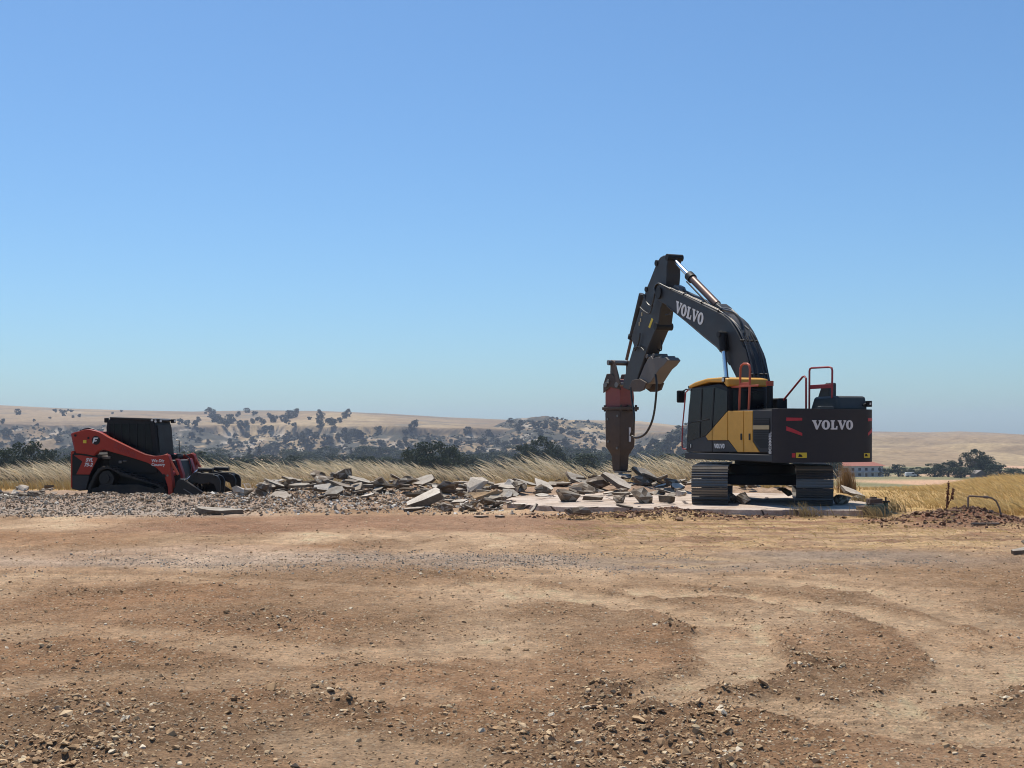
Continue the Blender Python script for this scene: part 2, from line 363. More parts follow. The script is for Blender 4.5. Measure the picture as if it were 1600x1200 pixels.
def H(x, y, fine=True):
    x = np.asarray(x, float); y = np.asarray(y, float)
    t = x / np.maximum(y, 1)
    m = sstep(.285, .40, t)
    z = np.interp(y, PROF_Y, PROF_Z) * (1 - m) + np.interp(y, FLD_Y, FLD_Z) * m
    z = z + (fbm(x * .12, y * .12, 3, 31) - .5) * .10 * sstep(5, 12, np.abs(y) + 5) * (y < 60)
    far = sstep(60, 160, y); z = z + far * (fbm(x / 60, y / 60, 3, 41) - .5) * 2.0
    lump = fbm(x * 1.6, y * 1.6, 4, 51)
    for X, Y, rx, ry, h in RUB:
        g = np.exp(-(((x - X) / rx) ** 2 + ((y - Y) / ry) ** 2)); z = z + h * g * (.55 + .9 * lump)
    d = ((x - 8.25) / 1.0) ** 2 + ((y - 22.9) / .75) ** 2           # freshly dug soil heap by the bent pipe
    z = z + .30 * np.exp(-d) * (.5 + lump)
    d = ((x - 3.0) / 1.0) ** 2 + ((y - 24.9) / .6) ** 2; z = z + .13 * np.exp(-d) * (.4 + 1.2 * lump)
    # ground under the slab and under the machines stays flat
    fl = np.clip(1 - ((x - 5.0) / 3.2) ** 4 - ((y - 28.8) / 3.4) ** 4, 0, 1); z = z * (1 - sstep(0, .5, fl))
    fl = np.exp(-(((x + 9.4) / 1.8) ** 4 + ((y - 31.9) / 1.1) ** 4)); z = z * (1 - .9 * fl)
    if fine:
        n1, n2, n3, trk, ch, near = masks(x, y)
        f = (y < 45)
        c = fbm(x * 7, y * 7, 3, 61); rid = np.abs(vnoise(x * 3.3, y * 9.5, 71) - .5)
        c2 = fbm(x * 15, y * 15, 2, 65)
        z = z + f * (ch * ((c - .45) * .12 + (c2 - .5) * .05 + .012) + (1 - ch) * (1 - .8 * trk) * ((n3 - .5) * .045 + (c2 - .5) * .03 * sstep(.35, .6, n1) + rid * .02) - trk * .02 + masks.edge * .03)
        # tread corrugation left in one of the tracks
        tr = TRK[4]; dd = seg_dist(x, y, tr[0]); k = (dd < .34) & (y < 12)
        z = z + np.where(k, .011 * np.sin((x * .35 + y) * 2 * math.pi / .17) * sstep(.34, .2, dd), 0)
    return z
def gcolour(x, y):
    n1, n2, n3, trk, ch, near = masks(x, y)
    c3 = lambda a: np.array(a)[None, :]
    L = lambda c, a, k: c * (1 - k[:, None]) + c3(a) * k[:, None]
    c = np.repeat(c3((.330, .232, .138)), len(x), 0)
    c = L(c, (.225, .146, .080), sstep(.42, .66, n2 * .6 + n1 * .4))
    c = L(c, (.430, .318, .200), sstep(.50, .34, n2 * .55 + n1 * .45) * .9)
    c = L(c, (.270, .150, .074), .45 * sstep(.54, .72, fbm(x * .28 + 40, y * .5, 3, 81)))
    c = L(c, (.195, .128, .074), sstep(.15, .75, ch) * .75)
    c = L(c, (.175, .112, .064), masks.edge * .6)
    c = L(c, (.45, .332, .205), trk * .95)
    # grey gravel spread in a band and before the loader
    jit = (fbm(x * .45, y * .8, 4, 91) - .5)
    d = np.abs(y - (16.1 + .05 * x) + jit * 2.4); k = sstep(1.25, .2, d) * sstep(-9, -2, x + jit * 5) * sstep(9.5, 3, x + jit * 4)
    c = L(c, (.235, .200, .158), k * .7)
    d = np.abs(y - 16.4 + jit * 3); k = sstep(2.2, .2, d) * sstep(2, -4, x); c = L(c, (.38, .30, .22), k * .65)
    k = sstep(24.0, 26.0, y + jit * 3) * sstep(34, 31, y) * sstep(-4.2, -6.5, x + jit * 4); c = L(c, (.30, .262, .215), k * .9)
    # bare brown soil in front of the rubble, straw-littered soil to the right
    k = sstep(19.5, 22, y + jit * 4) * sstep(26, 24.6, y) * sstep(-7.5, -5, x + jit * 4); c = L(c, (.200, .112, .066), k * .75)
    st = sstep(15.8, 18.5, y + jit * 7) * sstep(.5, 3.5, x + jit * 6) * sstep(27, 24.5, y)
    c = L(c, (.42, .300, .160), st * sstep(.36, .6, fbm(x * .9, y * 2.6, 5, 95)) * .85)
    c = L(c, (.17, .095, .06), st * sstep(.54, .66, fbm(x * .7 + 9, y * 2.2, 4, 96)) * .7)
    d = ((x - 8.25) / 1.25) ** 2 + ((y - 22.9) / .8) ** 2; c = L(c, (.165, .082, .052), sstep(1.6, .5, d + jit * 1.5))
    # rubble zone: dusty grey-brown
    k = sstep(26.5, 28, y) * sstep(37.5, 35.5, y) * sstep(9.5, 7.5, x) * sstep(-20, -15, x); c = L(c, (.27, .205, .150), k * .7)
    # grassland behind
    k = sstep(36, 39, y + jit * 3) + sstep(7.5, 9.5, x + jit * 3) * sstep(23, 27, y + jit * 4); k = np.clip(k, 0, 1) * (y < 150)
    c = L(c, (.40, .275, .115), k)
    k = sstep(110, 200, y); c = L(c, (.25, .20, .105), k)
    big = fbm(x / 70, y / 120, 4, 101)
    c = L(c, (.34, .225, .14), k * sstep(.45, .6, big)); c = L(c, (.085, .10, .045), k * sstep(.54, .40, big) * .8)
    c = c * (1 + (n3[:, None] - .5) * .45 + (fbm(x * 9, y * 5, 3, 111)[:, None] - .5) * .5 * (y < 40)[:, None])
    return np.clip(c * np.array([[1.46, 1.36, 1.36]]), 0, .62)
tcore = np.linspace(-.44, .44, 590); tout = np.array([.46, .5, .56, .64, .75, .9, 1.1, 1.35])
tt = np.concatenate([-tout[::-1], tcore, tout])
ys = [-12, -8, -4, -1, 1, 2.5, 3.5, 4.2]
while ys[-1] < 46: ys.append(ys[-1] * 1.0056 if ys[-1] > 5 else ys[-1] + .04)
while ys[-1] < 4000: ys.append(ys[-1] * 1.035)
ys = np.array(ys); gx = np.outer(ys + np.maximum(3, 12 - .05 * np.maximum(ys, 0)), tt); gy = np.repeat(ys[:, None], len(tt), 1)
X = gx.ravel(); Y = gy.ravel()
gz = H(X, Y)
nr, nc = len(ys), len(tt)
idx = np.arange(nr * nc).reshape(nr, nc)
quads = np.stack([idx[:-1, :-1], idx[:-1, 1:], idx[1:, 1:], idx[1:, :-1]], -1).reshape(-1, 4)
ground = obj('ground', np_mesh('ground', np.stack([X, Y, gz], -1), quads, gcolour(X, Y), True), 'ground')
tag(ground, 'brown and tan graded dirt ground with tyre tracks', kind='structure')
def Hs(x, y): return float(H(np.array([x]), np.array([y]))[0])

# ------------------------------------------------------------------ far hills
SKY_PX = [-800, -300, 0, 100, 200, 300, 400, 500, 600, 700, 800, 850, 900, 1000, 1060, 1200, 1360, 1450, 1500, 1550, 1600, 1900, 2600]
SKY_R = [640, 632, 633, 638, 641, 643, 641, 642, 646, 652, 656, 656, 656, 658, 665, 672, 674, 675.5, 674, 676, 679, 676, 670]
SP_PX = [930, 985, 1020, 1060, 1095, 1150, 1210, 1270, 1330, 1400]
SP_R = [745, 722, 690, 664, 653, 650, 660, 690, 725, 750]
KN_PX = [740, 800, 830, 860, 900, 950, 1000]; KN_R = [672, 657, 651, 651, 656, 664, 675]
def hill(x, y):
    t = x / y; px = 800 + F * t
    g1 = fbm(x / 150 + y / 500, y / 900, 4, 201); g2 = fbm(x / 55 - y / 160, y / 220, 4, 211)
    zt = HC + (HOR - np.interp(px, SKY_PX, SKY_R)) / F * 2250
    yw = y + (g1 - .5) * 380 + (g2 - .5) * 90
    rim = HC + (HOR - np.interp(px, [0, 240, 500, 800, 1000], [663, 666, 667, 671, 678])) / F * 1540
    a = np.clip((yw - 1150) / 350, 0, 1); scarp = -26 + (rim - 7 + 26) * a ** 1.15
    b = sstep(1496, 1512, yw); pl = rim + (zt - rim) * np.clip((y - 1515) / 735, 0, 1) ** .85
    zl = scarp * (1 - b) + pl * b
    zl = zl + (g2 - .5) * 15 * (1 - b) + (g1 - .5) * 14 * b * sstep(2250, 1900, y)
    rol = fbm(x / 300, y / 170, 4, 221) - .5 + .55 * (np.abs(fbm(x / 170 + y / 260, y / 240, 3, 223) - .5) * 2 - .25)
    zr = -24 + (zt + 24) * np.clip((y - 850) / 1400, 0, 1) ** .8 + rol * 26 * sstep(2250, 1900, y) * sstep(850, 1100, y)
    m = sstep(.20, .27, t); z = zl * (1 - m) + zr * m
    z = np.where(y > 2250, z - (y - 2250) * .08, z)
    sz = HC + (HOR - np.interp(px, SP_PX, SP_R)) / F * 1120
    sp = sz - np.abs(y - 1120 + (g1 - .5) * 50) * np.where(y < 1120, .20, .30) + (g2 - .5) * 13
    kz = HC + (HOR - np.interp(px, KN_PX, KN_R)) / F * 1620; kn = kz - np.abs(y - 1620) * np.where(y < 1620, .10, .2) + (g2 - .5) * 3
    knm = (px > 742) & (px < 995)
    z2 = np.maximum(z, np.where((px > 925) & (px < 1410), sp, -99)); z2 = np.maximum(z2, np.where(knm, kn, -99))
    isp = (z2 > z + .1) * 1.0; g3 = fbm(x / 24, y / 42, 4, 241)
    scr = np.maximum((1 - b) * (1 - m) * sstep(1130, 1200, yw), isp)
    z2 = z2 + scr * (g3 - .5) * 9 * sstep(1120, 1200, y)
    return z2, scr, g1, g2, b * (1 - b) * 4 * (1 - isp) * (1 - m)
ht = np.concatenate([np.linspace(-1.3, -.47, 60)[:-1], np.linspace(-.47, .47, 640), np.linspace(.47, 1.3, 60)[1:]])
hy = np.concatenate([np.arange(860, 1060, 14.), np.arange(1060, 1560, 6.5), np.arange(1560, 2300, 14.), np.arange(2300, 3300, 60.)])
hx = np.outer(hy, ht).ravel(); hyy = np.repeat(hy[:, None], len(ht), 1).ravel()
hz, scr, g1, g2, rimk = hill(hx, hyy)
hc = np.repeat(np.array([[.29, .205, .118]]), len(hx), 0)
Lr = lambda c, a, k: c * (1 - k[:, None]) + np.array(a)[None, :] * k[:, None]
hc = Lr(hc, (.36, .265, .15), sstep(.5, .68, fbm(hx / 120, hyy / 300, 3, 231)))
hc = Lr(hc, (.20, .14, .085), sstep(.52, .70, fbm(hx / 260 + 7, hyy / 190, 4, 232)) * .8)
q = .45 * fbm(hx / 40, hyy / 80, 3, 233) + .55 * fbm(hx / 10, hyy / 24, 3, 238)
hc = Lr(hc, (.046, .050, .042), scr * sstep(.41, .52, q) * .9)
hc = Lr(hc, (.16, .14, .105), (1 - scr) * sstep(.60, .72, fbm(hx / 60, hyy / 90, 4, 236)) * (hx / hyy < .2) * .7)
hc = Lr(hc, (.46, .39, .31), scr * sstep(.64, .72, fbm(hx / 16 + 3, hyy / 34, 3, 234)) * .6)
hc = Lr(hc, (.055, .048, .042), rimk * .9)
hnr, hnc = len(hy), len(ht); idx = np.arange(hnr * hnc).reshape(hnr, hnc)
hq = np.stack([idx[:-1, :-1], idx[:-1, 1:], idx[1:, 1:], idx[1:, :-1]], -1).reshape(-1, 4)
tag(obj('hills', np_mesh('hills', np.stack([hx, hyy, hz], -1), hq, hc, True), 'hill'), 'dry tan hills beyond the valley', kind='structure')
def hill_hit(px, py):
    y = np.arange(900, 2600, 4.); x = (px - 800) / F * y; zr = HC + (HOR - py) / F * y
    z = hill(x, y)[0]; k = np.nonzero(z > zr)[0]
    if not len(k): return None
    k = k[0]; return x[k], y[k], z[k]

# ------------------------------------------------------------------ concrete slab
def hull(pts):
    bm = bmesh.new()
    for p in pts: bm.verts.new(p)
    r = bmesh.ops.convex_hull(bm, input=bm.verts)
    bmesh.ops.delete(bm, geom=[e for e in r['geom_interior'] if isinstance(e, bmesh.types.BMVert)], context='VERTS')
    bmesh.ops.dissolve_limit(bm, angle_limit=R(9), verts=bm.verts, edges=bm.edges)
    bm.verts.index_update(); v = [tuple(q.co) for q in bm.verts]; f = [tuple(q.index for q in p.verts) for p in bm.faces]; bm.free(); return v, f
SL = [(.55, 26.75), (1.2, 26.1), (2.1, 26.2), (2.9, 25.7), (4.6, 25.25), (5.4, 25.05), (5.6, 25.3), (7.05, 24.95), (7.3, 26.2), (7.9, 27.6), (7.95, 30.2), (7.5, 31.9), (6.1, 32.3), (4.6, 32.6), (3.2, 32.2), (2.3, 32.5), (1.4, 31.6), (.3, 30.9), (-.35, 29.6), (.15, 28.4), (-.1, 27.5)]
jag = []
for (a, b) in zip(SL, SL[1:] + SL[:1]):
    for k in range(5):
        s = k / 5; j = .035 if k else .02
        jag.append((a[0] + (b[0] - a[0]) * s + random.uniform(-j, j), a[1] + (b[1] - a[1]) * s + random.uniform(-j, j)))
slab = MB().prismz(jag, -.06, SLABZ).build('concrete_slab', 'slab', None, .012)
tag(slab, 'pale concrete floor slab under the excavator with broken edges', kind='structure')
# ------------------------------------------------------------------ excavator
EA = R(22); EC = (5.74, 28.66)
ef = (-math.sin(EA), math.cos(EA)); el = (-math.cos(EA), -math.sin(EA))
def S(px, py, v, C=EC, f=ef, l=el, zb=SLABZ):      # pixel -> (forward, height) on a plane at sideways offset v
    d = ((px - 800) / F, 1, (HOR - py) / F)
    t = (v + C[0] * l[0] + C[1] * l[1]) / (d[0] * l[0] + d[1] * l[1])
    return ((t * d[0] - C[0]) * f[0] + (t * d[1] - C[1]) * f[1], HC + t * d[2] - zb)
ex = empty('excavator', (EC[0], EC[1], SLABZ), math.pi / 2 + EA, 'dark grey and yellow crawler excavator standing on the concrete slab with a hydraulic breaker', 'excavator')
UR = R(90 - 11.5) - (math.pi / 2 + EA)               # the undercarriage points elsewhere than the cab
# tracks
def shoe_mesh():
    w = .385; prof = [(-.094, 0), (.094, 0), (.094, .018), (.080, .018), (.072, .045), (.060, .045), (.052, .018), (.012, .018), (.006, .042), (-.006, .042), (-.012, .018), (-.052, .018), (-.060, .045), (-.072, .045), (-.080, .018), (-.094, .018)]
    mb = MB(); mb.prism([(x, z) for x, z in prof], -w, w)
    me = bpy.data.meshes.new('track_shoe'); me.from_pydata(mb.v, [], mb.f)
    bm = bmesh.new(); bm.from_mesh(me); bmesh.ops.recalc_face_normals(bm, faces=bm.faces); bm.to_mesh(me); bm.free()
    me.materials.append(M['shoe']); return me
shoe = shoe_mesh()
TL, TR_ = 2.12, .375
def stadium(s, hl, r):
    st = 2 * hl; ar = math.pi * r; per = 2 * st + 2 * ar; s %= per
    if s < st: return (-hl + s, r, 0.0) if False else (-hl + s, 2 * r, 0.0)
    s -= st
    if s < ar: a = s / r; return (hl + r * math.sin(a), r + r * math.cos(a), a)
    s -= ar
    if s < st: return (hl - s, 0.0, math.pi)
    s -= st; a = math.pi + s / r; return (-hl + r * math.sin(a), r + r * math.cos(a), a)
per = 4 * (TL - TR_) + 2 * math.pi * TR_; NS = round(per / .196)
for side in (1, -1):
    tr = empty('track', (0, side * 1.10 * 0, 0), UR, parent=ex)
    tr.location = (-math.sin(UR) * side * 1.10, math.cos(UR) * side * 1.10, 0)
    for k in range(NS):
        x, z, a = stadium(k * per / NS + .05, TL - TR_, TR_)
        o = bpy.data.objects.new('track_shoe', shoe); col.objects.link(o); o.parent = tr
        o.location = (x, 0, z + .045); o.rotation_euler = (0, a, 0)
    fr = MB().prism([(-1.75, .25), (1.75, .25), (1.75, .55), (1.2, .63), (-1.2, .63), (-1.75, .55)], -.17, .17)
    fr.build('track_frame', 'black', tr, .02)
    for xx, nm in ((TL - TR_, 'drive_sprocket'), (-TL + TR_, 'idler_wheel')):
        w = MB().disc((xx, 0, TR_ + .045), (0, 1, 0), TR_ - .04, .12, 26); w.disc((xx, 0, TR_ + .045), (0, 1, 0), .16, .34, 16); w.build(nm, 'black', tr, smooth=True)
    for k in range(7):
        MB().disc((-1.38 + k * .46, 0, .16), (0, 1, 0), .10, .26, 14).build('track_roller', 'black', tr, smooth=True)
    lk = MB().box(-1.9, 1.9, -.11, .11, .05, .10).box(-1.6, 1.6, -.09, .09, .70, .75); lk.build('track_chain', 'black', tr)
uc = MB(); uc.prism([(-1.15, .40), (1.15, .40), (1.05, .62), (-1.05, .62)], -.85, .85)
uc.tube([(0, 0, .5), (0, 0, .84)], [.78, .72], 30); uc.tube([(0, 0, .80), (0, 0, .96)], .62, 30)
o = uc.build('undercarriage_frame', 'black', ex, .02); o.rotation_euler = (0, 0, UR)
# upper structure: deck, engine house, counterweight
ZB = .94; ZT = 2.04; VS = 1.25
uF = S(1072, 712, VS)[0]; uC = S(1137, 643, VS)[0]; uP = S(1176, 650, VS)[0]; uW = S(1207, 640, VS)[0]
dk = MB().box(-2.2, 1.25, -1.2, 1.2, ZB, 1.10); dk.build('deck_frame', 'grey', ex, .02)
sk = MB().prism([(uW - .02, ZB), (uF + .02, ZB), (uF + .04, ZB + .05), (uF + .03, 1.095), (uW - .02, 1.095)], 1.13, VS + .015); sk.build('side_skirt', 'grey', ex, .018)
eh = MB().prism([(uW, 1.11), (uC + .05, 1.11), (uC + .05, ZT - .06), (uC - .05, ZT), (uW, ZT)], -1.22, VS - .035); eh.build('engine_house', 'grey', ex, .03)
rt = MB().box(-.45, 1.15, -1.22, -.48, 1.11, 1.80); rt.build('tool_box', 'grey', ex, .03)
# counterweight: rounded plan
def cwu(v):
    a = abs(v); return -2.67 + .10 * (a / .8) ** 2 if a < .8 else -2.57 + .32 * (1 - math.sqrt(max(0, 1 - ((a - .8) / .46) ** 2)))
plan = [(uW, 1.262)] + [(cwu(v), v) for v in [1.259, 1.25, 1.23, 1.19, 1.12, 1.03, .93, .8, .6, .4, .2, 0, -.2, -.4, -.6, -.8, -.93, -1.03, -1.12, -1.19, -1.23, -1.25, -1.259]] + [(uW, -1.262)]
cw = MB().prismz(plan, ZB - .01, ZT + .015); CW = cw.build('counterweight', 'cw', ex, .055, seg=3)
def cwp(v, z, d=.004):
    e = .01; du = (cwu(v + e) - cwu(v - e)) / (2 * e); n = Vector((-1, du, 0)).normalized(); return (cwu(v) + n.x * d, v + n.y * d, z)
lettering(CW, lambda a, b, d: cwp(-a - .02, 1.72 + b, d + .002), .195, 'white', wide=1.02)
def decal(name, m, pts0, pts1, n=6, parent=None):     # quad strip between two (v, z) edges on the counterweight
    mb = MB(); vs = []
    for k in range(n + 1):
        s = k / n
        for p0, p1 in ((pts0[0], pts1[0]), (pts0[1], pts1[1])):
            vs.append(cwp(p0[0] + (p1[0] - p0[0]) * s, p0[1] + (p1[1] - p0[1]) * s, .005))
    mb.add(vs, [(2 * k, 2 * k + 1, 2 * k + 3, 2 * k + 2) for k in range(n)]); return mb.build(name, m, parent or CW)
for sg in (1, -1):
    va, vb = (1.06, .72) if sg > 0 else (-.98, -1.22)
    decal('reflector', 'decalred', ((va, 1.80), (va, 1.87)), ((vb, 1.81), (vb, 1.865)))
    decal('reflector', 'decalred', ((va, 1.60 if sg > 0 else 1.49), (va, 1.69 if sg > 0 else 1.55)), ((vb, 1.49 if sg > 0 else 1.60), (vb, 1.55 if sg > 0 else 1.69)))
decal('warning_sticker', 'decalyel', ((.86, 1.03), (.86, 1.14)), ((.62, 1.03), (.62, 1.14)))
decal('warning_sticker', 'decalyel', ((-.86, 1.02), (-.86, 1.12)), ((-1.05, 1.02), (-1.05, 1.12)))
decal('warning_mark', 'decalred', ((.95, 1.04), (.95, 1.13)), ((.875, 1.04), (.875, 1.13)))
for vv in (.76, -.93):
    decal('sticker_symbol', 'black', ((vv + .05, 1.05), (vv + .03, 1.11)), ((vv - .05, 1.05), (vv - .02, 1.10)), 1).location = (-.002, 0, 0)
MB().box(-2.62, -2.50, -.05, .28, ZT + .0, ZT + .075).build('lifting_eye', 'grey2', CW, .015)
# side panels, each its own door
def panel(name, pix, m, v=VS, th=.03, bev=.008, parent=ex):
    return MB().prism([S(x, y, v) for x, y in pix], v - th, v).build(name, m, parent, bev)
panel('engine_door', [(1137.4, 642), (1161.3, 642), (1161.3, 706.5), (1152.5, 706.5), (1138.5, 688), (1137.4, 688)], 'yellow')
pd = panel('engine_door', [(1162.3, 642), (1175.6, 642), (1175.6, 690), (1186.5, 706.5), (1162.3, 706.5)], 'yellow')
for px_ in (1158.6, 1171.5):
    a, z = S(px_, 681, VS); MB().box(a - .03, a + .03, VS, VS + .014, z - .09, z + .05).build('door_handle', 'black', pd, .006)
pv = panel('vent_panel', [(1176.4, 640.8), (1206.5, 640.8), (1206.5, 706.5), (1187.2, 706.5), (1176.4, 689.5)], 'grey')
MB().prism([S(x, y, VS) for x, y in [(1178, 653), (1203, 653), (1203, 700), (1188, 700), (1178, 687)]], VS, VS + .008).build('vent_grille', 'black', pv)
for k in range(9):
    y = 655 + k * 3.6
    if 662 < y < 673: continue
    MB().prism([S(x, yy, VS) for x, yy in [(1179, y), (1202.4, y), (1202.4, y + 1.4), (1179, y + 1.4)]], VS + .009, VS + .018).build('vent_slat', 'grey', pv)
MB().prism([S(x, y, VS) for x, y in [(1177.5, 664.5), (1203.2, 664.5), (1203.2, 671), (1177.5, 671)]], VS + .019, VS + .024).build('vent_band', 'beige', pv)
def side_text(body, px, py, size, m, parent, v, rot=0, C=EC, shear=0, name='lettering', bold=0, flip=1):
    me = text_mesh(body, size, .003, shear, bold); o = obj(name, me, m, parent); u, z = S(px, py, v)
    # side seen from the machine's left: word runs towards the rear (-x)
    o.matrix_local = Matrix.Translation((u, v + .006, z)) @ Matrix(((-1, 0, 0, 0), (0, 0, 1, 0), (0, 1, 0, 0), (0, 0, 0, 1))) @ Matrix.Rotation(rot, 4, 'Z'); return o
side_text('EC200EL', 1203.8, 692, .125, 'white', pv, VS + .006, math.pi / 2, bold=.002)
# cab
uCF0, zCF0 = S(1072.5, 706, VS); uCF1, zCF1 = S(1078, 604, VS)
cab = MB(); cpoly = [(uC, 1.11), (uCF0 + .02, 1.11), (uCF0 + .03, 1.30), (uCF0 - .06, 2.1), (uCF1 - .02, zCF1 - .03), (uC + .35, 2.66), (uC + .02, 2.56)]
cab.prism(cpoly, .22, VS - .012); CAB = cab.build('cab', 'black', ex, .03)
gl = panel('side_window', [(1079, 607), (1118, 604.5), (1136.2, 611), (1136.2, 642), (1103, 680.4), (1074.3, 690)], 'glass', VS, .02, .004, CAB)
for a_, b_ in (((1097, 607), (1093, 683)), ((1116, 606), (1112, 670))):
    p0 = S(*a_, VS + .004); p1 = S(*b_, VS + .004); MB().prism([(p0[0] - .022, p0[1]), (p0[0] + .022, p0[1]), (p1[0] + .022, p1[1]), (p1[0] - .022, p1[1])], VS + .001, VS + .010).build('window_post', 'black', CAB)
p0, p1 = S(1075, 661, VS), S(1108, 655, VS)
MB().tube([(p0[0], VS + .012, p0[1]), (p1[0], VS + .012, p1[1])], .012, 6).build('grab_rail', 'black', CAB)
MB().prism([(uCF0 + .032, 1.32), (uCF0 + .045, 1.32), (uCF1 + .0, zCF1 - .10), (uCF1 - .012, zCF1 - .10)], .30, VS - .1).build('windshield', 'glass', CAB)
MB().box(uC - .012, uC - .001, .32, VS - .12, 1.75, 2.5).build('rear_window', 'glass', CAB)
panel('cab_base_panel', [(1073.4, 690.6), (1103, 681.2), (1106, 688.5), (1112.4, 688.5), (1112.4, 706), (1072.4, 706)], 'grey', VS, .03, .008, CAB)
cp = panel('cab_base_panel', [(1113.2, 688.6), (1137, 688.6), (1152, 706), (1113.2, 706)], 'grey', VS, .03, .008, CAB)
panel('cab_door_skin', [(1136.4, 643), (1113, 670), (1113, 687.8), (1136.4, 687.8)], 'yellow', VS + .002, .03, .006, CAB)
panel('cab_door_skin', [(1112.2, 671), (1102.6, 681.8), (1106, 687.8), (1112.2, 687.8)], 'yellow', VS + .002, .03, .006, CAB)
u0, z0 = S(1124.5, 697, VS)
lettering(cp, lambda a, b, d: (u0 - a, VS + .002 + d, z0 + b), .10, 'white', wide=.84)
a, z = S(1079.5, 697, VS); MB().box(a - .05, a + .08, VS, VS + .01, z - .05, z + .05).build('marker_lamp', 'black', CAB, .004); MB().box(a - .035, a - .005, VS + .01, VS + .018, z - .035, z + .045).build('lamp_lens', 'lamp', CAB)
rf = []
for x, y in [(1076.5, 607), (1077, 602), (1092, 597.5), (1122, 594.5), (1150, 594.5), (1182, 600), (1186, 604), (1182, 606.5), (1131, 608), (1124, 601.5), (1096, 602.5)]: rf.append(S(x, y, VS))
# roof plate is as long as the cab; the photo's right end is its far rear corner
rpoly = [(uCF1 + .05, zCF1 - .05), (uCF1 + .05, zCF1 + .03), (uCF1 - .25, zCF1 + .10), (.35, 2.80), (uC + .25, 2.80), (uC - .02, 2.76), (uC - .04, 2.60), (uC + .05, 2.58), (uC + .18, 2.68), (.3, 2.71), (uCF1 - .2, zCF1 + .0)]
MB().prism(rpoly, .20, VS + .01).build('cab_roof', 'yellow', ex, .03)
MB().box(uCF1 + .03, uCF1 + .09, .5, VS, zCF1 - .05, zCF1 + .02).build('sun_visor', 'black', CAB, .01)
wlu = MB().box(uC + .1, uC + .2, VS - .12, VS + .03, 2.68, 2.80); wlu.build('work_lamp', 'black', CAB, .02); MB().box(uC + .11, uC + .19, VS + .031, VS + .036, 2.70, 2.78).build('lamp_lens', 'lamp', CAB)
# mirror on its arm, front grab handle
mx = S(1064, 618, VS + .05)
MB().tube([(uCF1 + .02, VS - .03, zCF1 - .08), (uCF1 + .12, VS + .03, zCF1 - .06), (mx[0] - .02, VS + .05, zCF1 - .12), (mx[0] + .0, VS + .06, mx[1])], .016, 8).build('mirror_arm', 'black', CAB)
MB().box(mx[0] - .035, mx[0] + .035, VS - .05, VS + .16, mx[1] - .17, mx[1] + .12).build('mirror', 'black', CAB, .03)
hp = [S(x, y, VS + .04) for x, y in [(1076, 609), (1071.5, 613), (1070, 630), (1067, 660), (1065.5, 695), (1067, 701), (1072, 702)]]
MB().tube([(u, VS + .04, z) for u, z in hp], .016, 8).build('grab_handle', 'redrail', CAB, smooth=True)
# red rails: hoop behind the cab, rails on the hood
def rail(name, pix, v, m, r=.02, w=None):
    pts = []
    for x, y in pix: u, z = S(x, y, v); pts.append((u, v, z))
    return MB().tube(pts, r, 8).build(name, m, ex, smooth=True)
rail('hoop_rail', [(1155, 641), (1156.5, 598), (1157, 576), (1158.5, 571), (1162, 568.5), (1168, 568.5), (1171, 571), (1172, 577), (1171.5, 600), (1170, 641)], 1.10, 'orange', .026)
u0, z0 = S(1156, 600.5, 1.10); u1, z1 = S(1171, 600.5, 1.10); MB().box(u1, u0, 1.085, 1.115, z0 - .035, z0 + .035).build('rail_bracket', 'orange', ex, .004)
u0, z0 = S(1134, 605.5, 1.11); u1, z1 = S(1186, 606, 1.11); MB().box(u1, u0, 1.11, 1.13, z0 - .02, z0 + .02).build('rail_bracket', 'orange', ex, .004)
rail('hand_rail', [(1212, 640), (1254, 589), (1257, 588), (1259.5, 591), (1259.5, 640)], .2, 'redrail', .022)
rail('hand_rail', [(1264.5, 640), (1264.8, 580), (1265.5, 576.5), (1268, 575), (1296, 573.5), (1299.5, 575), (1300.5, 579), (1300, 622)], -.35, 'redrail', .022)
u0, z0 = S(1264, 605, -.35); u1, z1 = S(1301, 604, -.35); MB().box(u1, u0, -.365, -.335, z0 - .045, z0 + .045).build('rail_plate', 'redrail', ex, .005)
# hood, exhaust, rear camera
hv = -.35
hp = [S(x, y, hv) for x, y in [(1265, 641), (1271, 622.5), (1273, 621), (1303, 620), (1306, 641)]]
hood = MB().prism([(hp[0][0], ZT + .0), (hp[1][0], hp[1][1]), (hp[2][0], hp[2][1] + .01), (-2.32, hp[3][1] + .02), (-2.40, ZT + .0)], -1.10, hv); HO = hood.build('engine_hood', 'grey2', ex, .05)
xp = [S(x, y, -.55) for x, y in [(1279, 621), (1284, 606), (1292, 598), (1297, 598), (1297, 621)]]
MB().prism(xp, -.72, -.52).build('exhaust_stack', 'grey2', HO, .025)
rc = MB(); rc.tube([(-2.34, -.96, ZT + .10), (-2.42, -1.04, ZT + .13)], .022, 8); rc.box(-2.50, -2.40, -1.13, -1.03, ZT + .07, ZT + .20); rc.build('rear_camera', 'black', HO, .01)
MB().box(-2.508, -2.502, -1.10, -1.06, ZT + .11, ZT + .16).build('lamp_lens', 'lamp', HO)
MB().box(-2.2, -.6, -.2, 1.05, ZT + .001, ZT + .03).build('walkway_plate', 'black', ex, .005)
MB().box(uC - .62, uC - .3, .1, .35, ZT, ZT + .28).build('filter_housing', 'black', ex, .03)
MB().tube([(uC - .45, .45, ZT), (uC - .45, .45, ZT + .55)], .07, 12).build('air_intake', 'black', ex, smooth=True); MB().tube([(uC - .45, .45, ZT + .55), (uC - .45, .45, ZT + .66)], .085, 12).build('intake_cap', 'orange', ex)
bb = [S(x, y, .20) for x, y in [(1178, 620), (1195, 620), (1195, 634), (1178, 634)]]
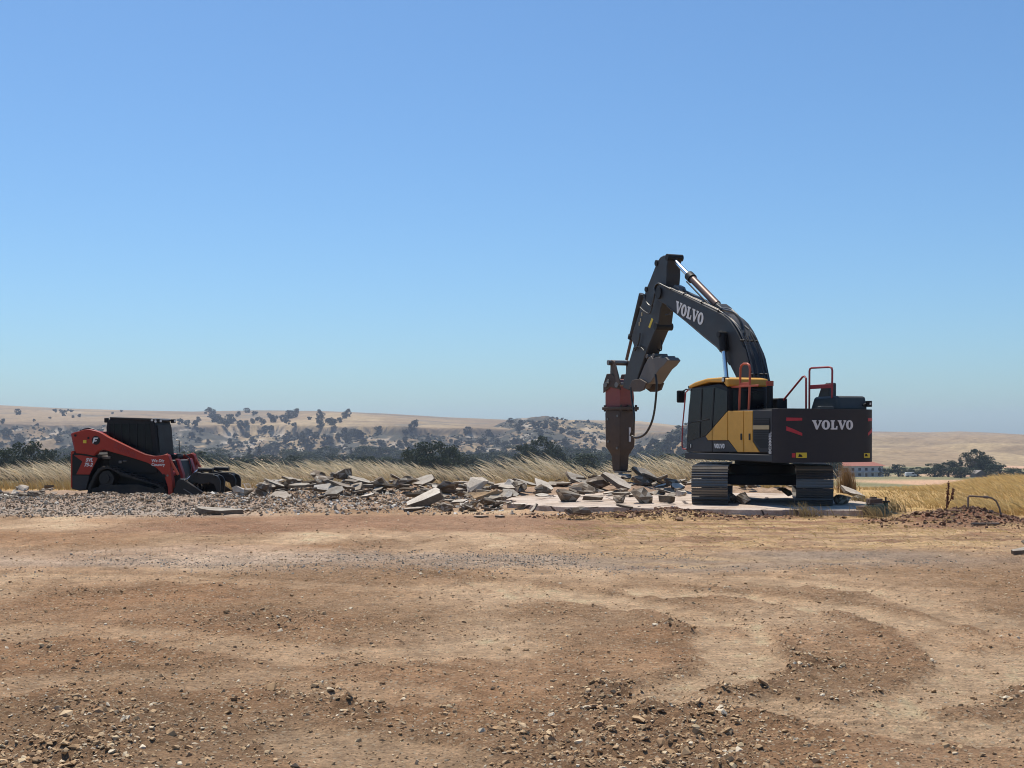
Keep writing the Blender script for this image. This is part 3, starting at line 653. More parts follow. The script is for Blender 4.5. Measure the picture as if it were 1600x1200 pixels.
# boom
BV0, BV1 = -.34, .15
btop = [(1024, 444), (1031, 443.5), (1040, 449), (1070, 463), (1100, 478), (1128, 492), (1136, 498), (1142, 504), (1150, 516), (1156, 528), (1161, 540), (1166, 551), (1169, 560), (1175, 590), (1179, 610), (1182, 645), (1182, 665)]
bbot = [(1168, 665), (1163, 640), (1154, 596), (1150, 590), (1140, 570), (1132, 556), (1120, 542), (1100, 526), (1072, 502), (1042, 478), (1030, 471), (1022, 462), (1020, 452)]
BM = MB().prism([S(x, y, BV1) for x, y in btop + bbot], BV0, BV1).build('boom', 'boom', ex, .02)
def bP(px, py, v=BV1): u, z = S(px, py, v); return Vector((u, v, z))
# lettering along the boom
pa, pb = bP(1055.5, 478.5), bP(1100.5, 500.5); ax = (pb - pa); Lw = ax.length; ax.normalize(); upv = Vector((0, 1, 0)).cross(ax); upv = upv if upv.z > 0 else -upv
cen = (pa + pb) / 2
lettering(BM, lambda a, b, d: tuple(cen + ax * a + upv * b + Vector((0, d + .002, 0))), .295, 'white', wide=Lw / (.295 * 5.3) * .98)
# weld flanges along the boom edges
for pix in (btop[2:14], bbot[4:10]):
    MB().tube([tuple(bP(x, y)) for x, y in pix], .016, 6).build('boom_flange', 'boom', BM, smooth=True)
MB().disc(tuple(bP(1030.5, 458)) , (0, 1, 0), .15, .1, 20).build('arm_pivot_pin', 'black', BM, smooth=True)
MB().disc((S(1134, 523, BV1)[0], -.125, S(1134, 523, BV1)[1]), (0, 1, 0), .075, .98, 16).build('cylinder_pin', 'black', BM, smooth=True)
MB().box(S(1126, 523, BV1)[0] - .1, S(1126, 523, BV1)[0] + .02, BV1, BV1 + .02, S(1126, 520, BV1)[1] - .05, S(1126, 520, BV1)[1] + .05).build('work_lamp', 'black', BM, .01)
# hydraulic lines over the boom back
def hose(name, pix, v, r=.022, parent=None, m='rubber', dv=None):
    pts = []
    for k, q in enumerate(pix):
        vv = v if len(q) < 3 else q[2]; u, z = S(q[0], q[1], vv); pts.append(Vector((u, vv, z)))
    out = []
    for k in range(len(pts) - 1):
        p0, p1, p2, p3 = pts[max(k - 1, 0)], pts[k], pts[k + 1], pts[min(k + 2, len(pts) - 1)]
        for j in range(5):
            t = j / 5; out.append(.5 * ((2 * p1) + (-p0 + p2) * t + (2 * p0 - 5 * p1 + 4 * p2 - p3) * t * t + (-p0 + 3 * p1 - 3 * p2 + p3) * t ** 3))
    out.append(pts[-1]); return MB().tube(out, r, 8).build(name, m, parent or ex, smooth=True)
hose('steel_line', [(1036, 445), (1060, 456), (1085, 468), (1110, 480), (1130, 490), (1146, 502), (1157, 515), (1166, 530)], .05, .02, BM, 'steel')
hose('steel_line', [(1050, 450), (1075, 461), (1095, 470), (1120, 482)], -.05, .02, BM, 'boom')
hose('hydraulic_hose', [(1026, 462), (1023, 450), (1028, 443), (1036, 446), (1048, 452)], .17, .022, BM)
hose('hydraulic_hose', [(1062, 448), (1075, 458), (1088, 465), (1100, 472), (1118, 480)], -.12, .024, BM)
hose('hydraulic_hose', [(1126, 482), (1142, 484), (1152, 494), (1159, 506), (1163, 522)], .02, .03, BM)
hose('hydraulic_hose', [(1130, 484), (1148, 489), (1156, 500), (1160, 514), (1161, 524)], .10, .03, BM)
hose('hydraulic_hose', [(1164, 510), (1178, 524), (1186, 545), (1194, 570), (1199, 592), (1202, 612), (1199, 630), (1192, 640)], -.1, .028, BM)
hose('hydraulic_hose', [(1160, 518), (1170, 545), (1177, 575), (1181, 605)], .17, .022, BM)
hose('hydraulic_hose', [(1165, 520), (1176, 545), (1183, 572), (1187, 600)], .12, .022, BM)
hose('hydraulic_hose', [(1170, 515), (1182, 540), (1190, 570), (1194, 595)], .0, .022, BM)
for k, (a0_, v_) in enumerate(((0, .115), (3, .03), (6, -.16))):
    hose('steel_line', [(1046 + a0_, 449.5), (1072 + a0_, 461.5), (1100 + a0_, 474.5), (1124 + a0_, 486), (1140 + a0_, 497), (1152 + a0_, 511), (1162 + a0_, 530), (1170 + a0_, 553), (1176 + a0_, 585)], v_, .017, BM, 'steel')
for k, (x, y) in enumerate(((1068, 460), (1096, 473), (1122, 486))):
    p, q_ = bP(x, y, .15), bP(x + 7, y - 3, -.2); MB().tube([p, q_], .026, 8).build('hose_clamp', 'black', BM)
for (x, y) in ((1161, 521), (1169, 521)):
    p = bP(x, y, .16); MB().tube([p - Vector((0, 0, .07)), p + Vector((0, 0, .07))], .04, 10).build('hose_coupling', 'steel', BM)
for (a_, b_) in (((1157, 532), (1184, 533)), ((1174, 585), (1199, 585))):
    p, q_ = bP(*a_, .17), bP(*b_, -.05); MB().tube([p, q_], .022, 8).build('hose_clamp', 'black', BM)
hose('hydraulic_hose', [(1040, 492), (1046, 491), (1049, 486), (1048, 480)], .0, .022, BM)
bk = [S(x, y, .0) for x, y in [(1050, 449), (1054, 445), (1060, 448), (1063, 456)]]
MB().prism(bk, -.2, .0).build('valve_block', 'steel', BM, .01)
# boom cylinders (either side of the boom)
ptop = S(1134, 523, BV1); pmid = S(1138, 548, BV1); pbot = S(1146, 640, BV1)
for v_, nm in ((BV1 + .10, 0), (BV0 - .10, 1)):
    c = empty('boom_cylinder', (0, 0, 0), parent=ex)
    d = (Vector((pbot[0], 0, pbot[1])) - Vector((ptop[0], 0, ptop[1])))
    A = Vector((ptop[0], v_, ptop[1])); B_ = A + d * .30; D = A + d * 1.15
    # rod is up at the boom, barrel down at the deck
    MB().tube([A, A + d * .22], .105, 16).build('cylinder_head', 'black', c, smooth=True)
    MB().tube([A + d * .1, D], .055, 14).build('piston_rod', 'chrome', c, smooth=True)
    MB().tube([A + d * .80, D], .085, 16).build('cylinder_barrel', 'boom', c, smooth=True)
# arm (stick)
AV0, AV1 = -.33, .08
aout = [(1026, 410), (1031, 402), (1036, 399), (1042, 398.5), (1045, 401), (1042, 416), (1042, 430), (1041, 444), (1037, 470), (1032, 482), (1029, 506), (1027, 512), (1023, 518), (1014, 540), (1007, 558), (998, 585), (993, 603), (982, 610), (973, 606), (974, 594), (984, 560), (990, 540), (986, 529), (990, 514), (996, 496), (1003, 472), (1006, 462), (1010, 450), (1015, 438), (1022, 420)]
AR = MB().prism([S(x, y, AV1) for x, y in aout], AV0, AV1).build('arm', 'boom', ex, .025)
panel('warning_sticker', [(1013, 511), (1018, 497), (1020.5, 499), (1015.5, 513)], 'decalyel', AV1 + .006, .005, 0, AR)
for (x, y) in ((1003, 491), (1001, 500), (999, 506)): 
    u, z = S(x, y, AV1); MB().box(u - .03, u + .03, AV1, AV1 + .006, z - .05, z + .05).build('small_sticker', 'beige', AR)
hose('hydraulic_hose', [(1007, 462), (1010, 472), (1017, 478), (1021, 470), (1023, 458)], AV1 + .09, .018, AR)
hose('hydraulic_hose', [(1000, 480), (1006, 486), (1014, 490), (1018, 483), (1020, 470)], AV1 + .09, .018, AR)
hose('hydraulic_hose', [(1000, 520), (999, 530), (996, 540), (992, 548)], AV1 + .05, .022, AR)
hose('hydraulic_hose', [(990, 545), (996, 541), (1002, 543), (1006, 548)], AV1 + .05, .018, AR)
hose('hydraulic_hose', [(1031, 515), (1033, 530), (1034, 542), (1032, 548), (1024, 543)], AV0 + .1, .018, AR)
MB().disc((S(1026, 510, AV1)[0], (AV0 + AV1) / 2, S(1026, 510, AV1)[1]), (0, 1, 0), .1, .5, 14).build('thumb_cylinder_pin', 'black', AR, smooth=True)
for (x, y, r_) in ((1026, 411, .08), (1010, 452, .07), (1007, 463, .06), (1043, 402, .09)):
    u, z = S(x, y, AV1); MB().disc((u, (AV0 + AV1) / 2, z), (0, 1, 0), r_, .46, 14).build('arm_pin', 'black', AR, smooth=True)
# arm cylinder
c = empty('arm_cylinder', (0, 0, 0), parent=ex); vc = -.125
A = bP(1050.5, 403.5, vc); B_ = bP(1077, 434, vc); D = bP(1121, 476, vc)
dv = (D - A).normalized(); B_ = A + dv * (B_ - A).length
MB().tube([A, B_], .062, 16).build('piston_rod', 'chrome', c, smooth=True); MB().tube([B_, D], .095, 18).build('cylinder_barrel', 'brown', c, smooth=True)
MB().tube([B_ - dv * .04, B_ + dv * .16], .125, 18).build('cylinder_collar', 'black', c, smooth=True)
MB().tube([B_ + dv * .1 + Vector((0, .14, -.10)), D + Vector((0, .14, -.10))], .02, 8).build('oil_pipe', 'black', c, smooth=True)
MB().tube([D, D + dv * .25], .08, 12).build('cylinder_eye', 'black', c); 
MB().prism([S(x, y, 0) for x, y in [(1113, 486), (1120, 474), (1128, 480), (1136, 496)]], -.28, .03).build('cylinder_bracket', 'boom', BM, .02)
# bucket cylinder along the outer side of the arm, with link
c = empty('bucket_cylinder', (0, 0, 0), parent=ex)
A = bP(1009, 458, vc) + Vector((.22, 0, 0)); D = bP(979, 562, vc); dv = D - A
MB().tube([A, A + dv * .66], .085, 16).build('cylinder_barrel', 'boom', c, smooth=True); MB().tube([A + dv * .62, A + dv * .68], .11, 16).build('cylinder_collar', 'black', c, smooth=True)
MB().tube([A + dv * .66, D], .045, 12).build('piston_rod', 'brown', c, smooth=True)
lk = MB()
for v_ in (AV0 - .05, AV1 + .04):
    lk.prism([S(x, y, vc) for x, y in [(964.5, 566), (968, 562.5), (973, 565), (982, 600), (978, 604)]], v_ - .02, v_ + .02)
    lk.prism([S(x, y, vc) for x, y in [(964.5, 566), (970, 564), (972.5, 570), (969.5, 598), (963.5, 600)]], v_ - .065, v_ - .025)
LK = lk.build('bucket_link', 'rustbrown', ex, .01)
for x, y in ((967.5, 567), (967, 597)): u, z = S(x, y, vc); MB().disc((u, vc, z), (0, 1, 0), .075, .72, 14).build('link_pin', 'steel', LK, smooth=True)
# thumb folded up against the arm
th = empty('thumb', (0, 0, 0), parent=ex)
tp = [(991, 604), (999, 590), (1007, 570), (1013, 559), (1017, 556), (1020, 560), (1024, 558), (1029, 557.5), (1034, 559), (1039, 558), (1043, 563), (1037, 571), (1030, 577), (1024, 586), (1017, 597), (1012, 600), (1002, 598), (995, 607)]
MB().prism([S(x, y, AV1 + .02) for x, y in tp], AV0 + .03, AV1 + .02).build('thumb_plate', 'thumb', th, .015)
for k, v_ in enumerate((AV0 - .04, AV1 + .06)):
    MB().prism([S(x, y, AV1) for x, y in [(986, 606), (992, 594), (1004, 592), (1014, 598), (1010, 609), (1003, 612), (994, 612)]], v_ - .025, v_ + .025).build('thumb_ear', 'rustbrown', th, .01)
for (x, y) in ((1020, 557), (1030, 556), (1042, 559.5)):
    u, z = S(x, y, -.1); MB().disc((u, -.12, z), (0, 1, 0), .06, .42, 10).build('thumb_tooth', 'thumb', th, smooth=True)
# hydraulic breaker
uh = S(969, 690, -.12)[0]
bre = empty('hydraulic_breaker', (uh, -.12, 0), R(14), parent=ex)
zz = lambda r: S(969, r, -.12)[1]
br = MB(); 
br.prism([(-.30, zz(637)), (-.32, zz(622)), (-.27, zz(600)), (-.10, zz(594)), (.14, zz(592)), (.30, zz(598)), (.36, zz(612)), (.36, zz(637))], -.26, .26)
br.build('mounting_bracket', 'hamred', bre, .03)
for s_ in (-1, 1):
    MB().prism([(-.36, zz(610)), (-.20, zz(594)), (.02, zz(584)), (.25, zz(584)), (.40, zz(600)), (.40, zz(614)), (.1, zz(605))], s_ * .26 + (0 if s_ > 0 else -.04), s_ * .26 + (.04 if s_ > 0 else 0)).build('bracket_ear', 'rustbrown', bre, .015)
for (x_, r_) in ((-.22, 602), (.26, 601)): MB().disc((x_, 0, zz(r_)), (0, 1, 0), .075, .68, 14).build('bracket_pin', 'steel', bre, smooth=True)
MB().box(-.42, .40, -.34, .34, zz(640.5), zz(636)).build('flange_plate', 'rustbrown', bre, .01)
for x_ in (-.36, .34):
    for y_ in (-.28, 0, .28): MB().tube([(x_, y_, zz(643)), (x_, y_, zz(633))], .035, 8).build('flange_bolt', 'rustbrown', bre)
bd = MB(); vs = []
lev = [(640.5, .31, .28), (646, .33, .29), (698, .31, .28), (706, .25, .20), (712, .19, .17), (733, .17, .155), (736, .15, .14)]
for r_, a_, b_ in lev:
    for sx, sy in ((-1, -1), (1, -1), (1, 1), (-1, 1)): vs.append((sx * a_ - .0, sy * b_, zz(r_)))
n_ = len(lev); fs = [(0, 1, 2, 3), tuple(4 * (n_ - 1) + i for i in (3, 2, 1, 0))]
for k in range(n_ - 1):
    for i in range(4): fs.append((4 * k + i, 4 * k + (i + 1) % 4, 4 * k + 4 + (i + 1) % 4, 4 * k + 4 + i))
bd.add(vs, fs); BD = bd.build('breaker_housing', 'rustbrown', bre, .025)
MB().box(-.345, -.325, -.10, -.04, zz(690), zz(668)).build('rating_plate', 'white', BD)
for (x_, r_) in ((-.22, 650), (.2, 655), (.18, 690), (-.2, 700)): MB().disc((x_, .29, zz(r_)), (0, 1, 0), .035, .03, 10).build('housing_bolt', 'steel', BD)
MB().tube([(0, 0, zz(733)), (0, 0, zz(748)), (0, 0, zz(753))], [.075, .075, .04], 14).build('chisel', 'steel', bre, smooth=True)
MB().box(-.26, .05, -.2, .2, zz(738), zz(735.5)).build('wear_plate', 'steel', bre)
hose('breaker_hose', [(985, 680, .12), (995, 684), (1008, 678), (1017, 663), (1022, 645), (1025, 620), (1026, 600), (1024, 585)], .1, .03)
hose('breaker_hose', [(985, 680), (989, 670), (991, 655), (990, 640), (987, 622), (986, 605)], .16, .028)
# ------------------------------------------------------------------ compact track loader
LA = R(-10); LC = (-9.45, 32.0); lf = (math.cos(LA), math.sin(LA)); ll = (-math.sin(LA), math.cos(LA)); NV = -.84
def Q(px, py, v=NV): return S(px, py, v, LC, lf, ll, 0.0)
ld = empty('track_loader', (LC[0], LC[1], 0), LA, 'red and black compact track loader with a black grapple bucket behind the gravel heap', 'track loader')
def lprism(name, pix, v0, v1, m, bev=.01, parent=ld, vp=NV): return MB().prism([Q(x, y, vp) for x, y in pix], v0, v1).build(name, m, parent, bev)
# rubber tracks with raised rear sprocket
tout_ = [(135.5, 779), (136, 770), (139, 759), (146, 743), (153, 733), (160, 729.5), (168, 729.5), (176, 732.5), (190, 738.5), (220, 749.5), (245, 757), (255, 762), (259.5, 771), (256, 779), (250, 781.5), (142, 782)]
tin_ = [(141.5, 776), (142.5, 768), (149, 751), (155, 738), (161, 735), (168, 735.5), (190, 744), (220, 755), (244, 762), (252, 766), (254, 772), (249, 777)]
for s_ in (-1, 1):
    t_ = empty('track', (0, 0, 0), parent=ld); a0, a1 = (s_ * .84, s_ * .46) if s_ < 0 else (.46, .84)
    P = [Q(x, y) for x, y in tout_]; mb = MB(); n_ = len(P)
    cx = sum(p[0] for p in P) / n_; cz = sum(p[1] for p in P) / n_
    I = [(cx + (p[0] - cx) * (1 - .075 / max(.2, math.hypot(p[0] - cx, p[1] - cz))), cz + (p[1] - cz) * (1 - .075 / max(.2, math.hypot(p[0] - cx, p[1] - cz)))) for p in P]
    vs = [(p[0], a0, p[1]) for p in P] + [(p[0], a1, p[1]) for p in P] + [(p[0], a0, p[1]) for p in I] + [(p[0], a1, p[1]) for p in I]; fs = []
    for i in range(n_):
        j = (i + 1) % n_; fs += [(i, j, n_ + j, n_ + i), (2 * n_ + i, 3 * n_ + i, 3 * n_ + j, 2 * n_ + j), (i, 2 * n_ + i, 2 * n_ + j, j), (n_ + i, n_ + j, 3 * n_ + j, 3 * n_ + i)]
    mb.add(vs, fs); BT = mb.build('rubber_belt', 'trackrub', t_, .012)
    lugs = MB(); acc = 0
    for i in range(n_):
        p, q_ = Vector((P[i][0], 0, P[i][1])), Vector((P[(i + 1) % n_][0], 0, P[(i + 1) % n_][1])); d = q_ - p; L_ = d.length; d.normalize(); nn = Vector((d.z, 0, -d.x))
        if (p + nn * .1 - Vector((cx, 0, cz))).length < (p - Vector((cx, 0, cz))).length: nn = -nn
        while acc < L_:
            b_ = p + d * acc; w_ = .03; pts = []
            for y_ in (a0 + .02, a1 - .02):
                for k, h_ in ((-w_, -.005), (w_, -.005), (w_ * .7, .022), (-w_ * .7, .022)): r_ = b_ + d * k + nn * h_; pts.append((r_.x, y_, r_.z))
            lugs.add(pts, [(0, 1, 2, 3), (7, 6, 5, 4), (0, 4, 5, 1), (1, 5, 6, 2), (2, 6, 7, 3), (3, 7, 4, 0)]); acc += .115
        acc -= L_
    lugs.build('tread_lug', 'trackrub', BT)
    sp = Q(165, 748); MB().disc((sp[0], (a0 + a1) / 2, sp[1]), (0, 1, 0), .20, .30, 22).disc((sp[0], (a0 + a1) / 2, sp[1]), (0, 1, 0), .10, .36, 16).build('drive_sprocket', 'attach', t_, smooth=True)
    for x_ in (148, 248):
        p = Q(x_, 770); MB().disc((p[0], (a0 + a1) / 2, p[1]), (0, 1, 0), .13, .32, 20).build('idler_wheel', 'attach', t_, smooth=True)
    for k in range(4):
        p = Q(168 + k * 20, 775.5); MB().disc((p[0], (a0 + a1) / 2, p[1]), (0, 1, 0), .085, .32, 16).build('track_roller', 'attach', t_, smooth=True)
    MB().prism([Q(x, y) for x, y in [(145, 775), (149, 764), (155, 758), (215, 757), (238, 763), (245, 774), (238, 777), (150, 777)]], a0 + .03, a1 - .03).build('track_guard', 'trackrub', t_, .015)
# body
MB().prism([(-1.45, .25), (1.0, .25), (1.05, .7), (.8, 1.0), (-.5, 1.15), (-1.45, 1.12)], -.45, .45).build('chassis', 'black', ld, .02)
EV = -.76
MB().prism([Q(x, y, EV) for x, y in [(112, 764), (112, 707), (118, 705), (150, 710), (153, 716), (140, 742), (134, 765), (124, 767)]], EV, -EV).build('engine_cover', 'black', ld, .02)
MB().prism([Q(x, y, EV) for x, y in [(110.5, 762), (110.5, 706), (112.5, 704.5), (116, 704.5), (116, 708), (113, 710), (113, 762)]], EV - .01, -EV + .01).build('rear_door', 'red', ld, .015)
rp = lprism('side_panel', [(116, 711.5), (126, 711), (153, 715.5), (140, 741.5), (119.5, 741), (129, 721)], EV - .012, EV - .002, 'red', .004, vp=EV)
lprism('side_panel', [(113, 743), (140, 743.5), (135, 764), (124, 766), (114, 763)], EV - .012, EV - .002, 'grey', .004, vp=EV)
def ltext(body, px, py, size, m, parent, v, rot=0, shear=0, bold=0, name='lettering'):
    me = text_mesh(body, size, .003, shear, bold); o = obj(name, me, m, parent); u, z = Q(px, py, v)
    o.matrix_local = Matrix.Translation((u, v - .005, z)) @ Matrix.Rotation(math.pi / 2, 4, 'X') @ Matrix.Rotation(rot, 4, 'Z'); return o
ltext('SVL', 139.5, 718.8, .125, 'white', rp, EV - .013, 0, .3, .004); ltext('75-2', 138, 726.3, .125, 'white', rp, EV - .013, 0, .3, .004)
# lift arms
arm_px = [(112.5, 678), (116, 675.5), (124, 673.5), (131, 671.5), (138, 670.8), (146, 672.5), (153, 674.5), (160, 678), (168, 683), (184, 690.5), (200, 698), (213, 704), (226, 709.5), (240, 712.5), (250, 712), (258, 710), (262, 711), (264.5, 718), (266, 735), (268.5, 752), (269.5, 768), (267, 775), (262, 774), (261.5, 760), (257, 746), (250, 737), (243, 730.5), (230, 723), (205, 715), (180, 708), (160, 702), (152, 705), (146, 712), (131, 709), (118, 708)]
for s_ in (-1, 1):
    v0, v1 = (-.83, -.66) if s_ < 0 else (.66, .83)
    am = lprism('lift_arm', arm_px, v0, v1, 'red', .012)
    c_ = MB(); p0, p1 = Q(257.5, 709), Q(276, 742); vc = (v0 + v1) / 2
    c_.tube([(p0[0], vc, p0[1]), (p1[0], vc, p1[1])], .035, 10); c_.build('tilt_cylinder', 'orange', ld, smooth=True)
    if s_ < 0:
        for (x, y, r_, m_) in ((138.3, 684.5, .028, 'black'), (118, 680.5, .032, 'black'), (256, 744, .05, 'black'), (262, 743, .025, 'steel')):
            u, z = Q(x, y, v0); MB().disc((u, v0 - .004, z), (0, 1, 0), r_, .02, 14).build('arm_pin', m_, am)
        u, z = Q(150, 688, v0); MB().disc((u, v0 - .003, z), (0, 1, 0), .112, .01, 28).build('round_emblem', 'black', am)
        em = MB()
        for pl in ([(-.055, .07), (.07, .07), (.045, .035), (-.02, .035), (-.035, .0), (.035, .0), (.01, -.03), (-.045, -.03), (-.065, -.075), (-.09, -.075)],):
            em.prism([(u + a_, z + b_) for a_, b_ in pl], v0 - .014, v0 - .010)
        em.build('emblem_letter', 'white', am)
        u, z = Q(132.5, 690, v0); MB().box(u - .045, u + .045, v0 - .006, v0 - .001, z - .04, z + .04).build('warning_sticker', 'decalyel', am)
        ltext('We Dig', 246.5, 720, .105, 'white', am, v0, 0, .15, .002); ltext('Country', 247, 726, .105, 'white', am, v0, 0, .15, .002)
        ltext('Kubota', 196, 704, .22, 'letterred', am, v0, R(-23), 0, .004)
MB().prism([Q(x, y, -.6) for x, y in [(111, 678), (114, 676), (130, 674), (133, 709), (118, 709)]], -.62, .62).build('rear_tower', 'redrail', ld, .01)
ap = Q(262, 740); MB().tube([(ap[0] + .02, -.7, ap[1]), (ap[0] + .02, .7, ap[1])], .07, 12).build('arm_cross_tube', 'redrail', ld, smooth=True)
lp = Q(175, 716)
for (x, y, w, h_) in ((166, 715, .12, .09), (188, 722, .05, .08), (195, 720.5, .05, .05)):
    u, z = Q(x, y, -.5); MB().box(u - w, u + w, -.52, -.455, z - h_ / 2, z + h_ / 2).build('hose_port', 'steel', ld, .02)
for k, (x0, y0, x1, y1) in enumerate(((146, 711, 152, 699), (143, 712, 150, 700), (152, 714, 158, 702))):
    p0, p1 = Q(x0, y0, -.5), Q(x1, y1, -.5); MB().tube([(p0[0], -.55, p0[1]), (p1[0], -.55, p1[1])], .018, 8).build('lift_cylinder_rod' if k == 0 else 'hydraulic_hose', 'chrome' if k == 0 else 'rubber', ld, smooth=True)
hs = [Q(x, y, -.62) for x, y in [(124, 673.5), (131, 670.5), (138, 669), (146, 671), (153, 674.5)]]; MB().tube([(u, -.6, z) for u, z in hs], .02, 8).build('hydraulic_hose', 'rubber', ld, smooth=True)
# cab
KV = -.47
cpx = [(167, 706), (165.5, 668), (167, 659), (170, 655), (174, 653.5), (236, 655), (240, 657), (243, 668), (247, 712), (246, 740), (170, 740)]
LCAB = MB().prism([Q(x, y, KV) for x, y in cpx], KV, -KV).build('cab', 'black', ld, .03)
MB().prism([Q(x, y, KV) for x, y in [(171, 662), (234, 662), (240, 708), (171, 684)]], KV - .008, KV - .001).build('side_window', 'glass', LCAB)
for k in range(5):
    x = 178 + k * 12; p0, p1 = Q(x, 661.5, KV), Q(x + .6, 690 + k * 4, KV)
    MB().prism([(p0[0] - .012, p0[1]), (p0[0] + .012, p0[1]), (p1[0] + .012, p1[1]), (p1[0] - .012, p1[1])], KV - .018, KV - .009).build('window_bar', 'black', LCAB)
f0, f1 = Q(242.5, 664, KV), Q(246.5, 708, KV)
MB().prism([(f0[0] + .012, f0[1]), (f0[0] + .022, f0[1]), (f1[0] + .022, f1[1]), (f1[0] + .012, f1[1])], KV + .08, -KV - .08).build('windshield', 'black', LCAB)
rt0, rt1 = Q(171, 652.5, KV), Q(243, 655, KV); MB().prism([(rt0[0], rt0[1] - .03), (rt0[0] + .02, rt0[1] + .015), (rt1[0] - .1, rt1[1] + .025), (rt1[0] + .03, rt1[1] - .01), (rt1[0] + .03, rt1[1] - .05)], KV - .015, -KV + .015).build('cab_roof', 'attach', LCAB, .012)
for v_ in (KV + .06, -KV - .06):
    u, z = Q(244, 657.5, KV); MB().box(u, u + .09, v_ - .07, v_ + .07, z - .05, z + .05).build('work_lamp', 'black', LCAB, .015); MB().box(u + .09, u + .096, v_ - .05, v_ + .05, z - .03, z + .03).build('lamp_lens', 'lamp', LCAB)
u, z = Q(167, 656, KV); MB().box(u - .09, u - .01, KV + .02, KV + .14, z - .07, z + .05).build('rear_lamp', 'black', LCAB, .015)
for (x, y) in ((238, 656.5), (243.5, 658.5)): u, z = Q(x, y, KV); MB().disc((u, KV - .01, z), (0, 1, 0), .03, .03, 12).build('roof_bolt', 'lamp', LCAB)
p0, p1 = Q(248, 688, KV), Q(249, 708, KV); MB().tube([(p0[0] + .04, -KV - .02, p0[1]), (p0[0] + .12, -KV - .02, p0[1]), (p1[0] + .12, -KV - .02, p1[1])], .015, 8).build('grab_handle', 'steel', LCAB, smooth=True)
fr = MB().prism([(.95, .25), (1.16, .25), (1.22, .55), (1.1, .98), (.95, 1.0)], -.5, .5); fr.build('front_frame', 'attach', ld, .02)
for v_ in (-.36, .36): MB().prism([(1.17, .30), (1.25, .32), (1.28, .62), (1.14, 1.02), (1.06, 1.02), (1.18, .60)], v_ - .07, v_ + .07).build('front_post', 'redrail', ld, .01)
# grapple bucket
gb = empty('grapple_bucket', (0, 0, 0), parent=ld)
u0, z0 = Q(270, 780); 
GV = .86
sp_ = [(270, 780.5), (272, 768), (277, 752.5), (284, 748.5), (288, 750), (310, 765), (333.5, 780), (333, 782)]
for v_ in (-GV - .03, GV):
    MB().prism([Q(x, y, -GV) for x, y in sp_], v_, v_ + .03).build('side_plate', 'attach', gb, .006)
for k in range(7):                                          # floor tines of the skeleton bucket
    v_ = -.72 + k * .24
    MB().prism([Q(x, y, -GV) for x, y in [(271, 780), (275, 757), (279, 753.5), (279, 774), (334, 779.5), (333, 782)]], v_ - .02, v_ + .02).build('floor_tine', 'attach', gb, .004)
for (x, y) in ((280, 751), (274, 765), (290, 779)):
    u, z = Q(x, y, -GV); MB().tube([(u, -GV, z), (u, GV, z)], .05, 10).build('cross_tube', 'attach', gb, smooth=True)
for (x0, y0, x1, y1) in ((293, 752.5, 330, 777.5), (287, 764, 308, 777)):
    p, q_ = Q(x0, y0, -GV - .03), Q(x1, y1, -GV - .03); MB().tube([(p[0], -GV - .035, p[1]), (q_[0], -GV - .035, q_[1])], .014, 6).build('edge_rib', 'steel', gb)
up = [(290, 752), (296, 741), (303, 737), (312, 739.5), (330, 741), (338, 745), (341.5, 752), (341, 766), (337.5, 783), (334.5, 783), (335, 766), (332, 757), (324, 754), (312, 757), (302, 754), (296, 760)]
for gi, gvs in enumerate(((-.74, -.46), (.24, .56))):
    gp = empty('grapple_jaw', (0, 0, 0), parent=gb)
    for v_ in gvs:
        MB().prism([Q(x, y, -GV) for x, y in up], v_ - .025, v_ + .025).build('claw', 'attach', gp, .006)
    va = sum(gvs) / 2
    for (x, y) in ((303, 741), (331, 745.5)):
        u, z = Q(x, y, -GV); MB().tube([(u, gvs[0] - .05, z), (u, gvs[1] + .05, z)], .045, 10).build('jaw_tube', 'attach', gp, smooth=True)
    p0, p1, p2 = Q(284, 751, -GV), Q(303, 735.5, -GV), Q(326, 736, -GV)
    MB().tube([(p1[0], va, p1[1] + .02), (p2[0], va, p2[1] + .02)], .055, 12).build('grapple_cylinder', 'attach', gp, smooth=True)
    MB().tube([(p0[0], va, p0[1]), (p1[0], va, p1[1] + .02)], .03, 10).build('cylinder_rod', 'chrome', gp, smooth=True)
hs = [Q(x, y, -.1) for x, y in [(268, 722), (276, 710), (288, 709), (296, 716), (299, 728), (297, 742)]]; MB().tube([(u, -.1, z) for u, z in hs], .014, 8).build('grapple_hose', 'rubber', ld, smooth=True)
u, z = Q(272, 712, .2); MB().box(u - .12, u + .14, .1, .45, z - .08, z + .03).build('hose_guard', 'attach', ld, .03)

